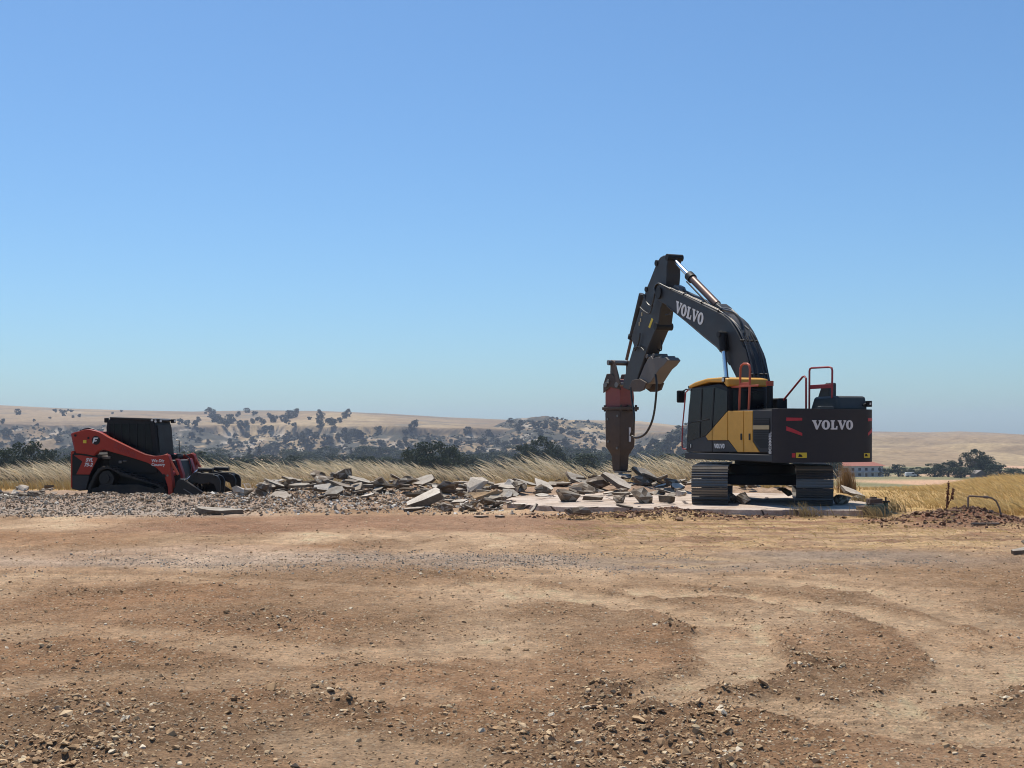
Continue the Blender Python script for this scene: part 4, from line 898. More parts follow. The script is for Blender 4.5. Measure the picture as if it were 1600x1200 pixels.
# ------------------------------------------------------------------ rubble: broken concrete, every chunk its own object
def chunk_mesh(kind, seed):
    r = random.Random(seed); pts = []
    if kind == 'slab':
        n = r.randint(5, 7); th = r.uniform(.09, .16)
        for k in range(n):
            a = 2 * math.pi * (k + r.uniform(-.38, .38)) / n; q_ = r.uniform(.32, .58)
            for z in (0, th): pts.append((q_ * math.cos(a) + r.uniform(-.04, .04), .72 * q_ * math.sin(a) + r.uniform(-.04, .04), z - th / 2 + (r.uniform(-.03, .03) if z == 0 else r.uniform(-.006, .006))))
    else:
        for k in range(15):
            v = Vector((r.gauss(0, 1), r.gauss(0, 1), r.gauss(0, 1))).normalized(); s_ = r.uniform(.8, 1.1)
            pts.append((v.x * .5 * s_, v.y * .42 * s_, v.z * .33 * s_))
    v, f = hull(pts); me = bpy.data.meshes.new('concrete_chunk'); me.from_pydata(v, [], f); me.update()
    bm = bmesh.new(); bm.from_mesh(me); bmesh.ops.triangulate(bm, faces=[q for q in bm.faces if len(q.verts) > 4])
    side = bm.edges[:] if kind == 'lump' else [e for e in bm.edges if abs((e.verts[0].co - e.verts[1].co).normalized().z) < .5]
    bmesh.ops.subdivide_edges(bm, edges=side, cuts=1, use_grid_fill=True)
    for q in bm.verts:
        j = .022 if kind == 'lump' else .013
        q.co += Vector((r.uniform(-j, j), r.uniform(-j, j), r.uniform(-j, j) * (1 if kind == 'lump' else .5)))
    bm.to_mesh(me); bm.free(); return me
CM = {}
for k in range(12): CM['slab', k] = chunk_mesh('slab', 100 + k); CM['lump', k] = chunk_mesh('lump', 300 + k)
CMM = {}
def chunk(x, y, z, size, kind, k, rot, m, label, group, name='concrete_chunk', scale=(1, 1, 1)):
    key = (kind, k % 12, m)
    if key not in CMM:
        me = CM[kind, k % 12].copy(); me.materials.append(M[m])
        if m != 'tan':                      # finished face pale, broken faces dark with soil stain and painted-in shade
            me.materials.append(M['dirty_shade'])
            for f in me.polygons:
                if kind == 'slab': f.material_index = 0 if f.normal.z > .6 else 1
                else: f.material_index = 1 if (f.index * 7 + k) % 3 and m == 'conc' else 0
        CMM[key] = me
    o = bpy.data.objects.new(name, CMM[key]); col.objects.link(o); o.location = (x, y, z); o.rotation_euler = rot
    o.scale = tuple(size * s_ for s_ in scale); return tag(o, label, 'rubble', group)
# hand-placed pieces: px, row of base, width px, kind, variant, lift, rotation (deg), material, scale, label
HP = [(408, 786, 18, 'lump', 1, .16, (0, 0, 10), 'conc', (1, 1, 1.9), 'upright grey concrete block with a second block balanced on top'),
      (412, 764, 26, 'lump', 2, .0, (4, 8, 20), 'conc', (1, .9, .75), 'dark concrete block balanced on top of an upright block'),
      (436, 787, 40, 'slab', 2, .09, (22, 4, 8), 'concw', (1, 1.1, .8), 'white flat concrete slab piece tilted beside the upright block'),
      (668, 793, 66, 'slab', 4, .24, (14, -24, 12), 'concw', (1, 1.1, 1.1), 'large pale slab piece propped up at a slant in the rubble'),
      (646, 800, 36, 'slab', 7, .07, (6, -6, 0), 'concw', (1, .9, 1), 'flat pale slab piece under the foot of the large slanted slab'),
      (697, 799, 26, 'lump', 3, .12, (10, 0, 40), 'conc', (1, 1, .7), 'rounded grey concrete lump beside the large slanted slab'),
      (343, 803, 64, 'slab', 5, .08, (6, 4, 6), 'conc', (1, .7, 1), 'wide dark-edged concrete slab piece lying before the grapple bucket'),
      (380, 789, 30, 'lump', 4, .12, (0, -20, 30), 'conc', (1, 1, .8), 'angular grey concrete block beside the grapple bucket claws'),
      (386, 759, 22, 'slab', 3, .12, (50, 10, 10), 'concw', (1, 1, 1), 'white broken slab piece standing on edge behind the grapple'),
      (768, 786, 56, 'lump', 5, .16, (0, 0, 15), 'tan', (1, .9, .62), 'tan boulder of hard clay among the concrete pieces'),
      (795, 781, 20, 'slab', 6, .14, (40, -40, 10), 'concw', (.8, 1, 1), 'white slab corner jutting up beside the tan boulder'),
      (848, 775, 40, 'slab', 8, .16, (26, 14, 0), 'concw', (1, 1, .8), 'white wedge-shaped slab piece leaning before the golden grass clump'),
      (800, 764, 16, 'lump', 6, .05, (0, 12, 10), 'conc', (1, 1, .9), 'small dark concrete block perched on the pile top'),
      (888, 784, 36, 'lump', 7, .16, (0, 20, 30), 'conc', (1.2, 1, .9), 'grey angular concrete lump at the near end of the breaker pile'),
      (930, 783, 34, 'slab', 9, .1, (4, 2, 10), 'conc', (1, 1, 1.5), 'thick squared slab piece lying flat in front of the breaker pile'),
      (932, 775, 40, 'lump', 8, .26, (0, 25, 60), 'conc', (1.1, 1, 1), 'big grey concrete lump left of the breaker chisel'),
      (964, 776, 46, 'slab', 1, .34, (24, 28, 10), 'concw', (1.1, 1, .8), 'pale smooth slab piece sloping down beneath the breaker chisel'),
      (1003, 786, 40, 'lump', 9, .2, (0, 8, 20), 'conc', (1, 1, 1.1), 'large squarish concrete block on the slab before the breaker pile'),
      (1008, 769, 40, 'slab', 10, .36, (30, 34, -8), 'conc', (1.1, .8, 1), 'dark layered slab piece tipped over on the breaker pile'),
      (968, 786, 24, 'lump', 10, .12, (0, 0, 70), 'conc', (1, 1, .9), 'rough grey lump between the big blocks on the slab'),
      (1041, 786, 34, 'slab', 11, .12, (0, 2, 4), 'conc', (1, 1, 1.7), 'long low concrete block lying next to the left track'),
      (1064, 781, 18, 'lump', 0, .2, (0, 0, 0), 'concw', (1, 1, 1), 'pale concrete lump behind the left track'),
      (908, 803, 32, 'lump', 11, .07, (0, 0, 8), 'conc', (1.1, .9, .62), 'brown dusty concrete block against the slab edge'),
      (889, 803, 15, 'lump', 1, .06, (0, 20, 0), 'conc', (1, 1, .9), 'small dusty lump leaning on the slab edge'),
      (976, 795, 26, 'slab', 3, .07, (4, 10, 0), 'conc', (1, .8, .9), 'reddish dusty slab piece lying on the soil bank by the slab'),
      (835, 800, 24, 'slab', 0, .1, (10, -50, 0), 'concw', (1, 1, .9), 'slab piece stood on end at the broken corner of the floor'),
      (752, 810, 20, 'slab', 5, .03, (0, 0, 0), 'concw', (1, .7, 1), 'small flat tile-like slab piece on the brown dirt'),
      (780, 809, 18, 'slab', 6, .03, (0, 3, 0), 'concw', (1, .7, 1), 'second small flat slab piece on the brown dirt'),
      (1165, 788, 28, 'lump', 4, .15, (0, 25, 90), 'conc', (1.2, 1, 1), 'dark egg-shaped concrete lump between the excavator tracks'),
      (1145, 786, 18, 'lump', 2, .16, (0, 40, 0), 'conc', (1, 1, 1), 'dark concrete lump beside the inner side of the left track'),
      (1230, 782, 24, 'slab', 9, .26, (30, 30, 0), 'concw', (1, 1, .9), 'pale slab piece leaning beside the right track'),
      (1330, 781, 40, 'slab', 8, .26, (14, 18, -6), 'concw', (1.1, 1, .8), 'white slab piece sloping over rubble behind the right track'),
      (1315, 788, 26, 'lump', 3, .14, (0, 0, 0), 'conc', (1, 1, .9), 'grey lump under the sloping white slab piece'),
      (1338, 788, 24, 'lump', 6, .12, (0, 0, 50), 'conc', (1, 1, .9), 'brown-grey lump at the right end of the slab'),
      (1597, 866, 36, 'slab', 4, .07, (8, -6, 20), 'conc', (1, .9, 1), 'grey slab fragment lying alone on the straw-littered dirt'),
      (1606, 859, 20, 'lump', 7, .15, (0, 0, 0), 'conc', (1, 1, .9), 'dark lump resting on the lone slab fragment in the dirt')]
tanm, n_, l_, b_ = new_mat('tan_clay'); t_ = noise(n_, l_, 5, 6, .7); r_ = ramp(n_, [(.3, (.30, .19, .10)), (.7, (.42, .29, .17))]); l_.new(t_.outputs[0], r_.inputs[0]); l_.new(r_.outputs[0], b_.inputs['Base Color']); b_.inputs['Roughness'].default_value = .95; bump(n_, l_, b_, t_.outputs[0], .8, .05); M['tan'] = tanm
for (px, py, w, kind, k, lift, rot, m, s_, lab) in HP:
    x, y = g_at(px, py)
    if lift == 0 or (lift == .05):   # balanced pieces: take the depth of the piece below
        y = g_at(408, 786)[1] if px == 412 else 33.5; x = (px - 800) / F * y; z = HC + (HOR - (py - 4)) / F * y
    else:
        g = Hs(x, y)
        if -.3 < x < 7.9 and 25.2 < y < 32.4: g = SLABZ; y = (HC - SLABZ) * F / (py - HOR); x = (px - 800) / F * y
        z = g + lift * .75
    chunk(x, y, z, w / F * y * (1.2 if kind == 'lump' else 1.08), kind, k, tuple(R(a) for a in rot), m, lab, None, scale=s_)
# the many pieces, told apart by size, tone, shape and tilt as far as that goes
ZN = [(-6.4, 2.0, 28.6, 33.6, 150, 'in the long rubble pile', 'long pile', (12, 44)),
      (1.0, 5.4, 32.6, 36.6, 50, 'in the pile around the breaker chisel', 'breaker pile', (14, 46)),
      (-15.4, -11.0, 29.4, 32.6, 48, 'in the low heap behind the loader', 'loader heap', (9, 26)),
      (.6, 4.3, 29.8, 32.0, 26, 'on the slab before the breaker', 'slab back', (12, 40)),
      (5.6, 8.6, 32.6, 34.4, 18, 'in the row beyond the excavator tracks', 'row beyond the tracks', (14, 32)),
      (-1.2, 2.6, 25.9, 28.2, 24, 'at the shattered corner of the floor slab', 'slab corner', (10, 30))]
for x0, x1, y0, y1, n_, where, grp, (w0, w1) in ZN:
    for k in range(n_):
        for _ in range(30):
            x = random.uniform(x0, x1); y = random.triangular(y0, y1, (y0 + y1) / 2)
            if grp == 'slab back' or not (.2 < x < 7.8 and 26.3 < y < 31.6): break
        px = (w0 + (w1 - w0) * random.random() ** 1.8); size = px / F * 32
        kind = 'slab' if random.random() < .76 else 'lump'
        m = 'concw' if random.random() < (.5 if kind == 'slab' else .15) else 'conc'
        rx_, ry_ = random.gauss(7, 12), random.gauss(0, 11)
        rot = (R(rx_), R(ry_), random.uniform(-.5, .5) if random.random() < .5 else random.uniform(0, 6.3))
        up_ = random.random() ** 1.5 * .20
        z = (SLABZ if grp == 'slab back' else Hs(x, y)) + size * (.08 if kind == 'slab' else .16) + up_ * (.5 if grp == 'slab back' else 1)
        lab = ' '.join([('small', 'medium', 'large')[min(2, int(3 * (px - w0) / (w1 - w0) * .999))], 'pale' if m == 'concw' else 'grey',
                        ('flat' if abs(rx_) + abs(ry_) < 14 else 'tilted') + ' slab piece' if kind == 'slab' else 'concrete lump', 'lying high' if up_ > .06 else 'lying low', where])
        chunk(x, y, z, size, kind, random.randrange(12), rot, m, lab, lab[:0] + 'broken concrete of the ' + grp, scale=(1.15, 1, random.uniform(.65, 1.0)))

# ------------------------------------------------------------------ loose stones, fragments and clods: nobody could count them
SV = []
for k in range(14):
    r = random.Random(900 + k); pts = []
    for j in range(11):
        v = Vector((r.gauss(0, 1), r.gauss(0, 1), r.gauss(0, 1))).normalized() * r.uniform(.88, 1.08); pts.append((v.x * .5, v.y * .40, v.z * .25))
    bm = bmesh.new()
    for p in pts: bm.verts.new(p)
    q_ = bmesh.ops.convex_hull(bm, input=bm.verts); bmesh.ops.delete(bm, geom=[e for e in q_['geom_interior'] if isinstance(e, bmesh.types.BMVert)], context='VERTS')
    bmesh.ops.triangulate(bm, faces=bm.faces); bm.verts.index_update()
    SV.append((np.array([tuple(v.co) for v in bm.verts]), np.array([[v.index for v in f.verts] for f in bm.faces]))); bm.free()
def scatter_mesh(name, x, y, z, size, cols, tilt=.5):
    n = len(x); var = rng.integers(0, len(SV), n); V, Fc, C_ = [], [], []; off = 0
    for k, (sv_, sf) in enumerate(SV):
        i = np.nonzero(var == k)[0]
        if not len(i): continue
        a = rng.uniform(0, 6.28, len(i)); tx = rng.normal(0, tilt, len(i)); ty = rng.normal(0, tilt, len(i))
        p = sv_[None, :, :] * size[i][:, None, None] * rng.uniform(.75, 1.25, (len(i), 1, 3))
        X_, Y_, Z_ = p[..., 0], p[..., 1], p[..., 2]
        ca, sa = np.cos(tx)[:, None], np.sin(tx)[:, None]; Y_, Z_ = Y_ * ca - Z_ * sa, Y_ * sa + Z_ * ca
        ca, sa = np.cos(ty)[:, None], np.sin(ty)[:, None]; X_, Z_ = X_ * ca + Z_ * sa, -X_ * sa + Z_ * ca
        ca, sa = np.cos(a)[:, None], np.sin(a)[:, None]; X_, Y_ = X_ * ca - Y_ * sa, X_ * sa + Y_ * ca
        P = np.stack([X_ + x[i][:, None], Y_ + y[i][:, None], Z_ + z[i][:, None]], -1)
        nv = len(sv_); V.append(P.reshape(-1, 3)); Fc.append((sf[None] + (np.arange(len(i)) * nv)[:, None, None] + off).reshape(-1, 3)); C_.append(np.repeat(cols[i], nv, 0)); off += len(i) * nv
    return np_mesh(name, np.concatenate(V), np.concatenate(Fc), np.concatenate(C_))
def pick(c, n):
    c = np.array(c); return c[rng.integers(0, len(c), n)] * rng.uniform(.8, 1.2, (n, 1))
# field stones and clods over the graded dirt, thick where the ground is churned
N = 170000; yy = 4.6 * (27 / 4.6) ** (rng.random(N) ** 1.0); xx = rng.uniform(-.5, .5, N) * (yy + 3)
n1, n2, n3, trk, ch, _ = masks(xx, yy)
keep = rng.random(N) < np.clip(.24 + .55 * ch ** 1.2 + .2 * (n3 > .54) + .2 * (n1 > .54) - .2 * trk, 0, 1) * np.interp(yy, [4, 8, 14, 27], [.95, .85, .55, .3])
xx, yy = xx[keep], yy[keep]; n = len(xx); ch_ = ch[keep]
size = np.clip(rng.lognormal(-4.1, .46, n), .008, .062) * (1 + .35 * (ch_ > .5))
big = rng.random(n) < .004; size[big] *= 2.0
cols = np.where((rng.random(n) < .22)[:, None], pick([(.52, .40, .25), (.56, .45, .31), (.46, .34, .21), (.60, .51, .38)], n), pick([(.36, .235, .13), (.42, .29, .17), (.31, .20, .115), (.38, .26, .15)], n))
tag(obj('loose_stones', scatter_mesh('loose_stones', xx, yy, H(xx, yy) + size * .07, size, cols, .35), 'stone'), 'loose stones and clods scattered over the graded dirt', 'stones', kind='stuff')
# grey gravel: heap before the loader, band across the dirt
def gravel(name, n, fx, s0, cset, label, sig=.45):
    x, y = fx(n); z = H(x, y); size = np.clip(rng.lognormal(math.log(s0), sig, len(x)), .015, .22)
    return tag(obj(name, scatter_mesh(name, x, y, z + size * .1, size, pick(cset, len(x)), .6), 'stone'), label, 'gravel', kind='stuff')
def fx1(n):
    x = np.concatenate([rng.normal(-8.6, 2.9, int(n * .7)), rng.uniform(-15, -6, int(n * .3))]); y = np.concatenate([rng.normal(28.4, 1.05, int(n * .7)), rng.uniform(24.5, 30, int(n * .3))])
    k = (y < 30.3) & (y > 24.6) & (x < -4.4); return x[k], y[k]
GREY = [(.27, .225, .175), (.21, .17, .13), (.34, .29, .235), (.17, .135, .10), (.48, .43, .36)]
gravel('gravel_heap', 12000, fx1, .042, GREY + [(.24, .16, .10), (.20, .14, .09), (.28, .20, .13)], 'heap of grey crushed concrete gravel in front of the loader')
def fx2(n):
    x = rng.uniform(-6, 8, n); y = 16.1 + .05 * x + rng.normal(0, .7, n); k = rng.random(n) < sstep(.35, .65, fbm(x * .6, y * 1.2, 3, 401)); return x[k], y[k]
gravel('gravel_band', 9000, fx2, .020, [(.27, .25, .21), (.20, .185, .16), (.36, .33, .28)], 'band of fine grey gravel across the dirt', .3)
def fx3(n):
    x = rng.uniform(-7.0, 3.6, n); y = rng.normal(30.2, 2.2, n); k = (y > 25.2) & (y < 35) & ~((x > -.2) & (y > 26.0)); return x[k], y[k]
gravel('rubble_fragments', 12000, fx3, .058, [(.34, .29, .23), (.24, .17, .11), (.46, .42, .36), (.20, .13, .08), (.60, .56, .50), (.30, .22, .15)], 'small concrete fragments strewn before and between the rubble')
def fx4(n):
    x = np.concatenate([rng.normal(8.25, .75, n // 2), rng.normal(3.0, 1.2, n - n // 2)]); y = np.concatenate([rng.normal(22.8, .5, n // 2), rng.normal(24.8, .45, n - n // 2)]); k = ~((y > 25.0) & (x > 2)); return x[k], y[k]
gravel('soil_clods', 2600, fx4, .055, [(.15, .08, .052), (.20, .115, .075), (.12, .065, .045), (.28, .18, .12)], 'dark soil clods on the dug earth beside the slab and pipe')
def fx5(n):
    x = rng.uniform(-14.5, -10.6, n); y = rng.normal(30.6, .6, n); return x, y
gravel('rubble_fragments', 1500, fx5, .07, GREY, 'small concrete fragments in the low heap behind the loader')
# ------------------------------------------------------------------ dry grass: masses of stalks
def stalks(name, x, y, h, lean, w, col0, col1, label, head=True, z=None, segs=4):
    n = len(x); z0 = H(x, y, False) if z is None else z
    az = rng.normal(math.pi, .45, n); wd = rng.uniform(0, 6.28, n)
    s = np.linspace(0, 1, segs + 1)
    prof = np.interp(s, [0, .3, .55, .75, .9, 1], [.5, .42, .45, 1.0, .8, .15]) if head else np.interp(s, [0, .5, 1], [1, .8, .1])
    V = np.zeros((n, segs + 1, 2, 3)); C_ = np.zeros((n, segs + 1, 2, 3))
    for k, t in enumerate(s):
        off = lean * h * t ** 2.2; cz = h * (t - .22 * (lean) * t ** 2.6)
        cx = x + np.cos(az) * off; cy = y + np.sin(az) * off
        # blade width across the lean direction, partly vertical so that it shows from any side
        wx = np.cos(wd) * w * prof[k] * .7; wy = np.sin(wd) * w * prof[k] * .5; wz = w * prof[k] * .55 * (t > .3)
        for j, sg in enumerate((-.5, .5)):
            V[:, k, j] = np.stack([cx + sg * wx, cy + sg * wy, z0 - .02 + cz + sg * wz], -1)
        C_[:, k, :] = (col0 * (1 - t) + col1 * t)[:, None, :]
    b = (np.arange(n) * (segs + 1) * 2)[:, None, None]; k = np.arange(segs)
    q = np.stack([2 * k, 2 * k + 1, 2 * k + 3, 2 * k + 2], -1)[None] + b
    return tag(obj(name, np_mesh(name, V.reshape(-1, 3), q.reshape(-1, 4), C_.reshape(-1, 3)), 'grass'), label, 'grass', kind='stuff')
def cpick(cs, n): return pick(cs, n)
n = 30000; x = rng.uniform(-46, 10.5, n); y = rng.uniform(38.0, 49, n)
dens = fbm(x * .55, y * .4, 3, 301)
clump = np.exp(-(((x - 1.0) / 1.3) ** 2 + ((y - 42.5) / 2) ** 2)) + .6 * np.exp(-(((x - 5.2) / .8) ** 2 + ((y - 42.5) / 2) ** 2)) + .35 * np.exp(-(((x + 6) / 3) ** 2 + ((y - 42.5) / 3) ** 2))
for _ in range(34):
    cx_, cw_ = rng.uniform(-40, 9), rng.uniform(.25, .8); clump = clump + rng.uniform(.25, .7) * np.exp(-(((x - cx_) / cw_) ** 2 + ((y - rng.uniform(39.5, 45)) / 1.2) ** 2))
kp = rng.random(n) < np.clip(.04 + 2.6 * (dens - .42) + clump, 0, 1); x, y, dens, clump = x[kp], y[kp], dens[kp], clump[kp]; n = len(x)
h = (.28 + 1.0 * dens + .40 * clump) * rng.uniform(.7, 1.25, n)
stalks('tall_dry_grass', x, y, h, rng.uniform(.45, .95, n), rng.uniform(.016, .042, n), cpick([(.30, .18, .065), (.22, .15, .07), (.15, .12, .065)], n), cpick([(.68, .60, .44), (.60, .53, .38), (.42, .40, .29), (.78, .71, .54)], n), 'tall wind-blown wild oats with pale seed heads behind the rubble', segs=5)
n = 32000; x = rng.uniform(-46, 10.5, n); y = rng.uniform(36.6, 47, n); kp = rng.random(n) < np.clip(.2 + 1.6 * (fbm(x * .6, y * .4, 3, 305) - .3), 0, 1); x, y = x[kp], y[kp]; n = len(x)
cl = np.exp(-(((x - 1.0) / 1.1) ** 2 + ((y - 41.5) / 2.5) ** 2))
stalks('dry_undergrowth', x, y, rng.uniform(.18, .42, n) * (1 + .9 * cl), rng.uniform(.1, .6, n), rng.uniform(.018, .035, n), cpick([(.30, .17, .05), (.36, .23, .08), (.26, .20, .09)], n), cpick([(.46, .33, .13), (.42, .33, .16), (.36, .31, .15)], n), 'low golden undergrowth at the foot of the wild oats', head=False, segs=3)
n = 62000; y = 25.5 + (95 - 25.5) * rng.random(n) ** 1.5; x = rng.uniform(.17, .62, n) * y + 2
kp = (x > 8.6 + .9 * np.sin(y)) & (x > .283 * y + .4 * np.sin(x * 2)) & ~(((x - 8.3) / 1.5) ** 2 + ((y - 23) / 1.6) ** 2 < 1) & (rng.random(n) < np.clip(.35 + 1.4 * (fbm(x * .5, y * .3, 3, 311) - .3), 0, 1)); x, y = x[kp], y[kp]; n = len(x)
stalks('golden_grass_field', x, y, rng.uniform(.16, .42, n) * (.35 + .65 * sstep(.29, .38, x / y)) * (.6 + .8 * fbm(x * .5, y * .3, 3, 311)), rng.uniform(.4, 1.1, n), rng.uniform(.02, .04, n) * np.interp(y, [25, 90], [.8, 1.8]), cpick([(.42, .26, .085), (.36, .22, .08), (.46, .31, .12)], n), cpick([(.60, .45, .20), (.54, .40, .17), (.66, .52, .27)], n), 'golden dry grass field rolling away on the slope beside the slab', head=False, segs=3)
n = 9000; y = rng.uniform(17.0, 27, n); x = rng.uniform(0.8, 13, n)
kp = (fbm(x * .9, y * 2.6, 4, 95) > .47) & (rng.random(n) < sstep(16.5, 22, y) * .9) & ~((x > 0) & (x < 7.4) & (y > 24.8)); x, y = x[kp], y[kp]; n = len(x)
stalks('flattened_straw', x, y, rng.uniform(.06, .16, n), rng.uniform(1.0, 2.6, n), rng.uniform(.008, .016, n), cpick([(.44, .30, .12), (.52, .38, .17)], n), cpick([(.60, .46, .23), (.52, .38, .18)], n), 'flattened straw litter on the graded dirt near the slab', head=False, segs=2)
# tussock behind the right track and weeds by the slab end
def tuft(name, px, row, Y, n, h, spread, c0, c1, label, lean=.15):
    X_ = (px - 800) / F * Y; x = rng.normal(X_, spread, n); y = rng.normal(Y, spread, n)
    return stalks(name, x, y, h * rng.uniform(.6, 1.1, n), rng.uniform(0, lean, n), rng.uniform(.012, .022, n), cpick(c0, n), cpick(c1, n), label, head=False, segs=3)
o = tuft('dry_tussock', 1324, 775, 33.5, 420, .78, .10, [(.20, .11, .05)], [(.36, .24, .12), (.28, .18, .09)], 'tall brown dry tussock behind the sloping white slab piece'); del o['kind']
for k, (px, Y_) in enumerate(((1262, 24.7), (1345, 28.5), (1398, 26.5), (1368, 24.4))):
    o = tuft('dry_weed', px, 0, Y_, 130, .34, .16, [(.16, .11, .06), (.24, .17, .08)], [(.40, .30, .15), (.28, .24, .12)], ['scraggly dry weed in front of the right track', 'pale dry weed at the right end of the slab', 'straw weed beside the green valve', 'low dry weed before the pile of pipe fittings'][k], .8); del o['kind']
    o['category'] = 'weed'
# ------------------------------------------------------------------ trees
def crown_mesh(name, seed, n_cl, per, rx, rz, ls, zc, shape='round', m='leaf'):
    r = np.random.default_rng(seed); cs = []
    while len(cs) < n_cl:
        p = r.uniform(-1, 1, 3); d = np.linalg.norm(p)
        if d > 1 or d < .35: continue
        if shape == 'cone':
            f = (1 - (p[2] + 1) / 2) ** .8; p = np.array([p[0] * f * 1.1, p[1] * f * 1.1, p[2]])
        elif p[2] < -.92: continue
        cs.append(p)
    cs = np.array(cs) * np.array([rx, rx, rz]) + np.array([0, 0, zc]); cr = r.uniform(.55, 1.2, n_cl) * rx * ((.5 if m == 'oak' else .36) if shape == 'round' else .28)
    ctr = np.repeat(cs, per, 0); d = r.normal(0, 1, (n_cl * per, 3)); d /= np.linalg.norm(d, axis=1)[:, None]
    P = ctr + d * (np.repeat(cr, per) * r.uniform(.35, 1, n_cl * per) ** .5)[:, None] * np.array([1, 1, .75])
    nrm = d + r.normal(0, .7, d.shape); nrm /= np.linalg.norm(nrm, axis=1)[:, None]
    a = np.cross(nrm, r.normal(0, 1, d.shape)); a /= np.linalg.norm(a, axis=1)[:, None]; b = np.cross(nrm, a)
    s = (ls * r.uniform(.6, 1.4, len(P)))[:, None]
    V = np.stack([P - a * s, P - b * s * .6, P + a * s, P + b * s * .6], 1).reshape(-1, 3)
    me = np_mesh(name, V, np.arange(len(V)).reshape(-1, 4)); me.materials.append(M[m]); return me
def trunk_mesh(seed, h, r0, limbs):
    r = random.Random(seed); mb = MB(); pts = [(r.uniform(-.04, .04) * h * k / 5, r.uniform(-.04, .04) * h * k / 5, h * k / 5 - (.3 if k == 0 else 0)) for k in range(6)]
    mb.tube(pts, [r0 * (1.25 - .8 * k / 5) for k in range(6)], 8)
    for k in range(limbs):
        a = r.uniform(0, 6.28); z = h * r.uniform(.45, .9); L_ = h * r.uniform(.35, .6)
        mb.tube([(0, 0, z), (math.cos(a) * L_ * .5, math.sin(a) * L_ * .5, z + L_ * .4), (math.cos(a) * L_, math.sin(a) * L_, z + L_ * .7)], [r0 * .45, r0 * .3, r0 * .12], 6)
    me = bpy.data.meshes.new('trunk'); me.from_pydata(mb.v, [], mb.f); me.materials.append(M['bark']); return me
# unit trees: height 1, base at 0
BL = [crown_mesh('crown', 500 + k, 50, 62, .40, .46, .027, .47) for k in range(5)]; BT_ = [trunk_mesh(520 + k, .55, .035, 5) for k in range(5)]
CY = [crown_mesh('crown', 540 + k, 40, 36, .17, .48, .022, .50, 'cone', 'cyp') for k in range(3)]; CT = [trunk_mesh(560 + k, .8, .022, 0) for k in range(3)]
OK_ = [crown_mesh('oak_crown', 580 + k, 18, 80, .36, .36, .042, .45, 'round', 'oak') for k in range(6)]
def tree(kind, k, loc, h, wf, label, group, cat='tree'):
    o = empty({'b': 'broadleaf_tree', 'c': 'cypress_tree'}[kind], loc, random.uniform(0, 6.3), label, cat, group); o.scale = (h * wf, h * wf, h)
    t = bpy.data.objects.new('trunk', (BT_ if kind == 'b' else CT)[k % (5 if kind == 'b' else 3)]); col.objects.link(t); t.parent = o
    c = bpy.data.objects.new('crown', (BL if kind == 'b' else CY)[k % (5 if kind == 'b' else 3)]); col.objects.link(c); c.parent = o; return o
def tree_px(kind, k, px, top, wpx, Y, label, group=None):     # crown top at a pixel row, standing on the terrain at depth Y
    X_ = (px - 800) / F * Y; z = Hs(X_, Y); zt = HC + (HOR - top) / F * Y; h = (zt - z) * 1.03
    w = 1.28 * wpx / F * Y; wf = w / (h * (.98 if kind == 'b' else .46)); return tree(kind, k, (X_, Y, z - .2), h, wf, label, group)
for a in [('b', 0, 8, 694, 56, 240, 'dark broad tree with a low spreading crown left of the tall pine-like tree'), ('b', 1, 44, 684, 52, 235, 'tall dark tree with a flat layered crown behind the loader'), ('b', 2, 78, 700, 46, 260, 'mid-sized dark tree between the tall tree and the loader'), ('b', 3, 104, 706, 44, 280, 'low dark tree just behind the loader tail'),
          ('b', 4, 646, 694, 40, 300, 'left crown of the big dark green tree group above the rubble'), ('b', 1, 672, 684, 52, 295, 'tallest dark green tree of the group above the rubble'), ('b', 3, 700, 689, 44, 305, 'right crown of the big dark green tree group above the rubble'),
          ('b', 0, 820, 688, 34, 380, 'narrow dark tree left of the tree before the knoll'), ('b', 2, 846, 680, 46, 390, 'tall dark tree standing before the rocky knoll'), ('b', 4, 868, 692, 34, 400, 'rounded dark tree right of the tree before the knoll'),
          ('b', 4, 1384, 729, 15, 560, 'small round dark tree next to the red-roofed house'), ('b', 0, 1404, 723, 27, 540, 'rounded grey-green tree beside the white parked van'), ('b', 2, 1433, 729, 34, 520, 'wide low dark tree behind the white parked van'),
          ('b', 1, 1460, 722, 36, 500, 'dense dark tree at the left of the farmyard clump'), ('b', 3, 1482, 717, 38, 500, 'tall dense dark tree in the farmyard clump'), ('c', 0, 1500, 713, 18, 510, 'pointed conifer between the farmyard trees'), ('b', 4, 1501, 727, 36, 470, 'bright green round tree before the pointed conifer'),
          ('b', 2, 1524, 701, 40, 500, 'tallest dark tree of the farmyard with a spire-like top'), ('b', 0, 1540, 708, 36, 505, 'broad dark tree merging with the tallest farmyard tree'), ('b', 3, 1562, 722, 40, 480, 'sloping green tree right of the farmyard shed'), ('b', 1, 1594, 730, 34, 520, 'low dark tree at the end of the farmyard row'), ('b', 2, 1640, 722, 44, 520, 'dark tree past the end of the farmyard row'),
          ('c', 1, 1375, 728, 9, 575, 'small reddish conifer at the corner of the house')]: tree_px(*a)
k_ = 0
LABV = {'b': 'dark broadleaf tree', 'c': 'slim dark cypress'}
WHV = ('at the near edge of the valley wood', 'in the middle of the valley wood', 'at the far edge of the valley wood')
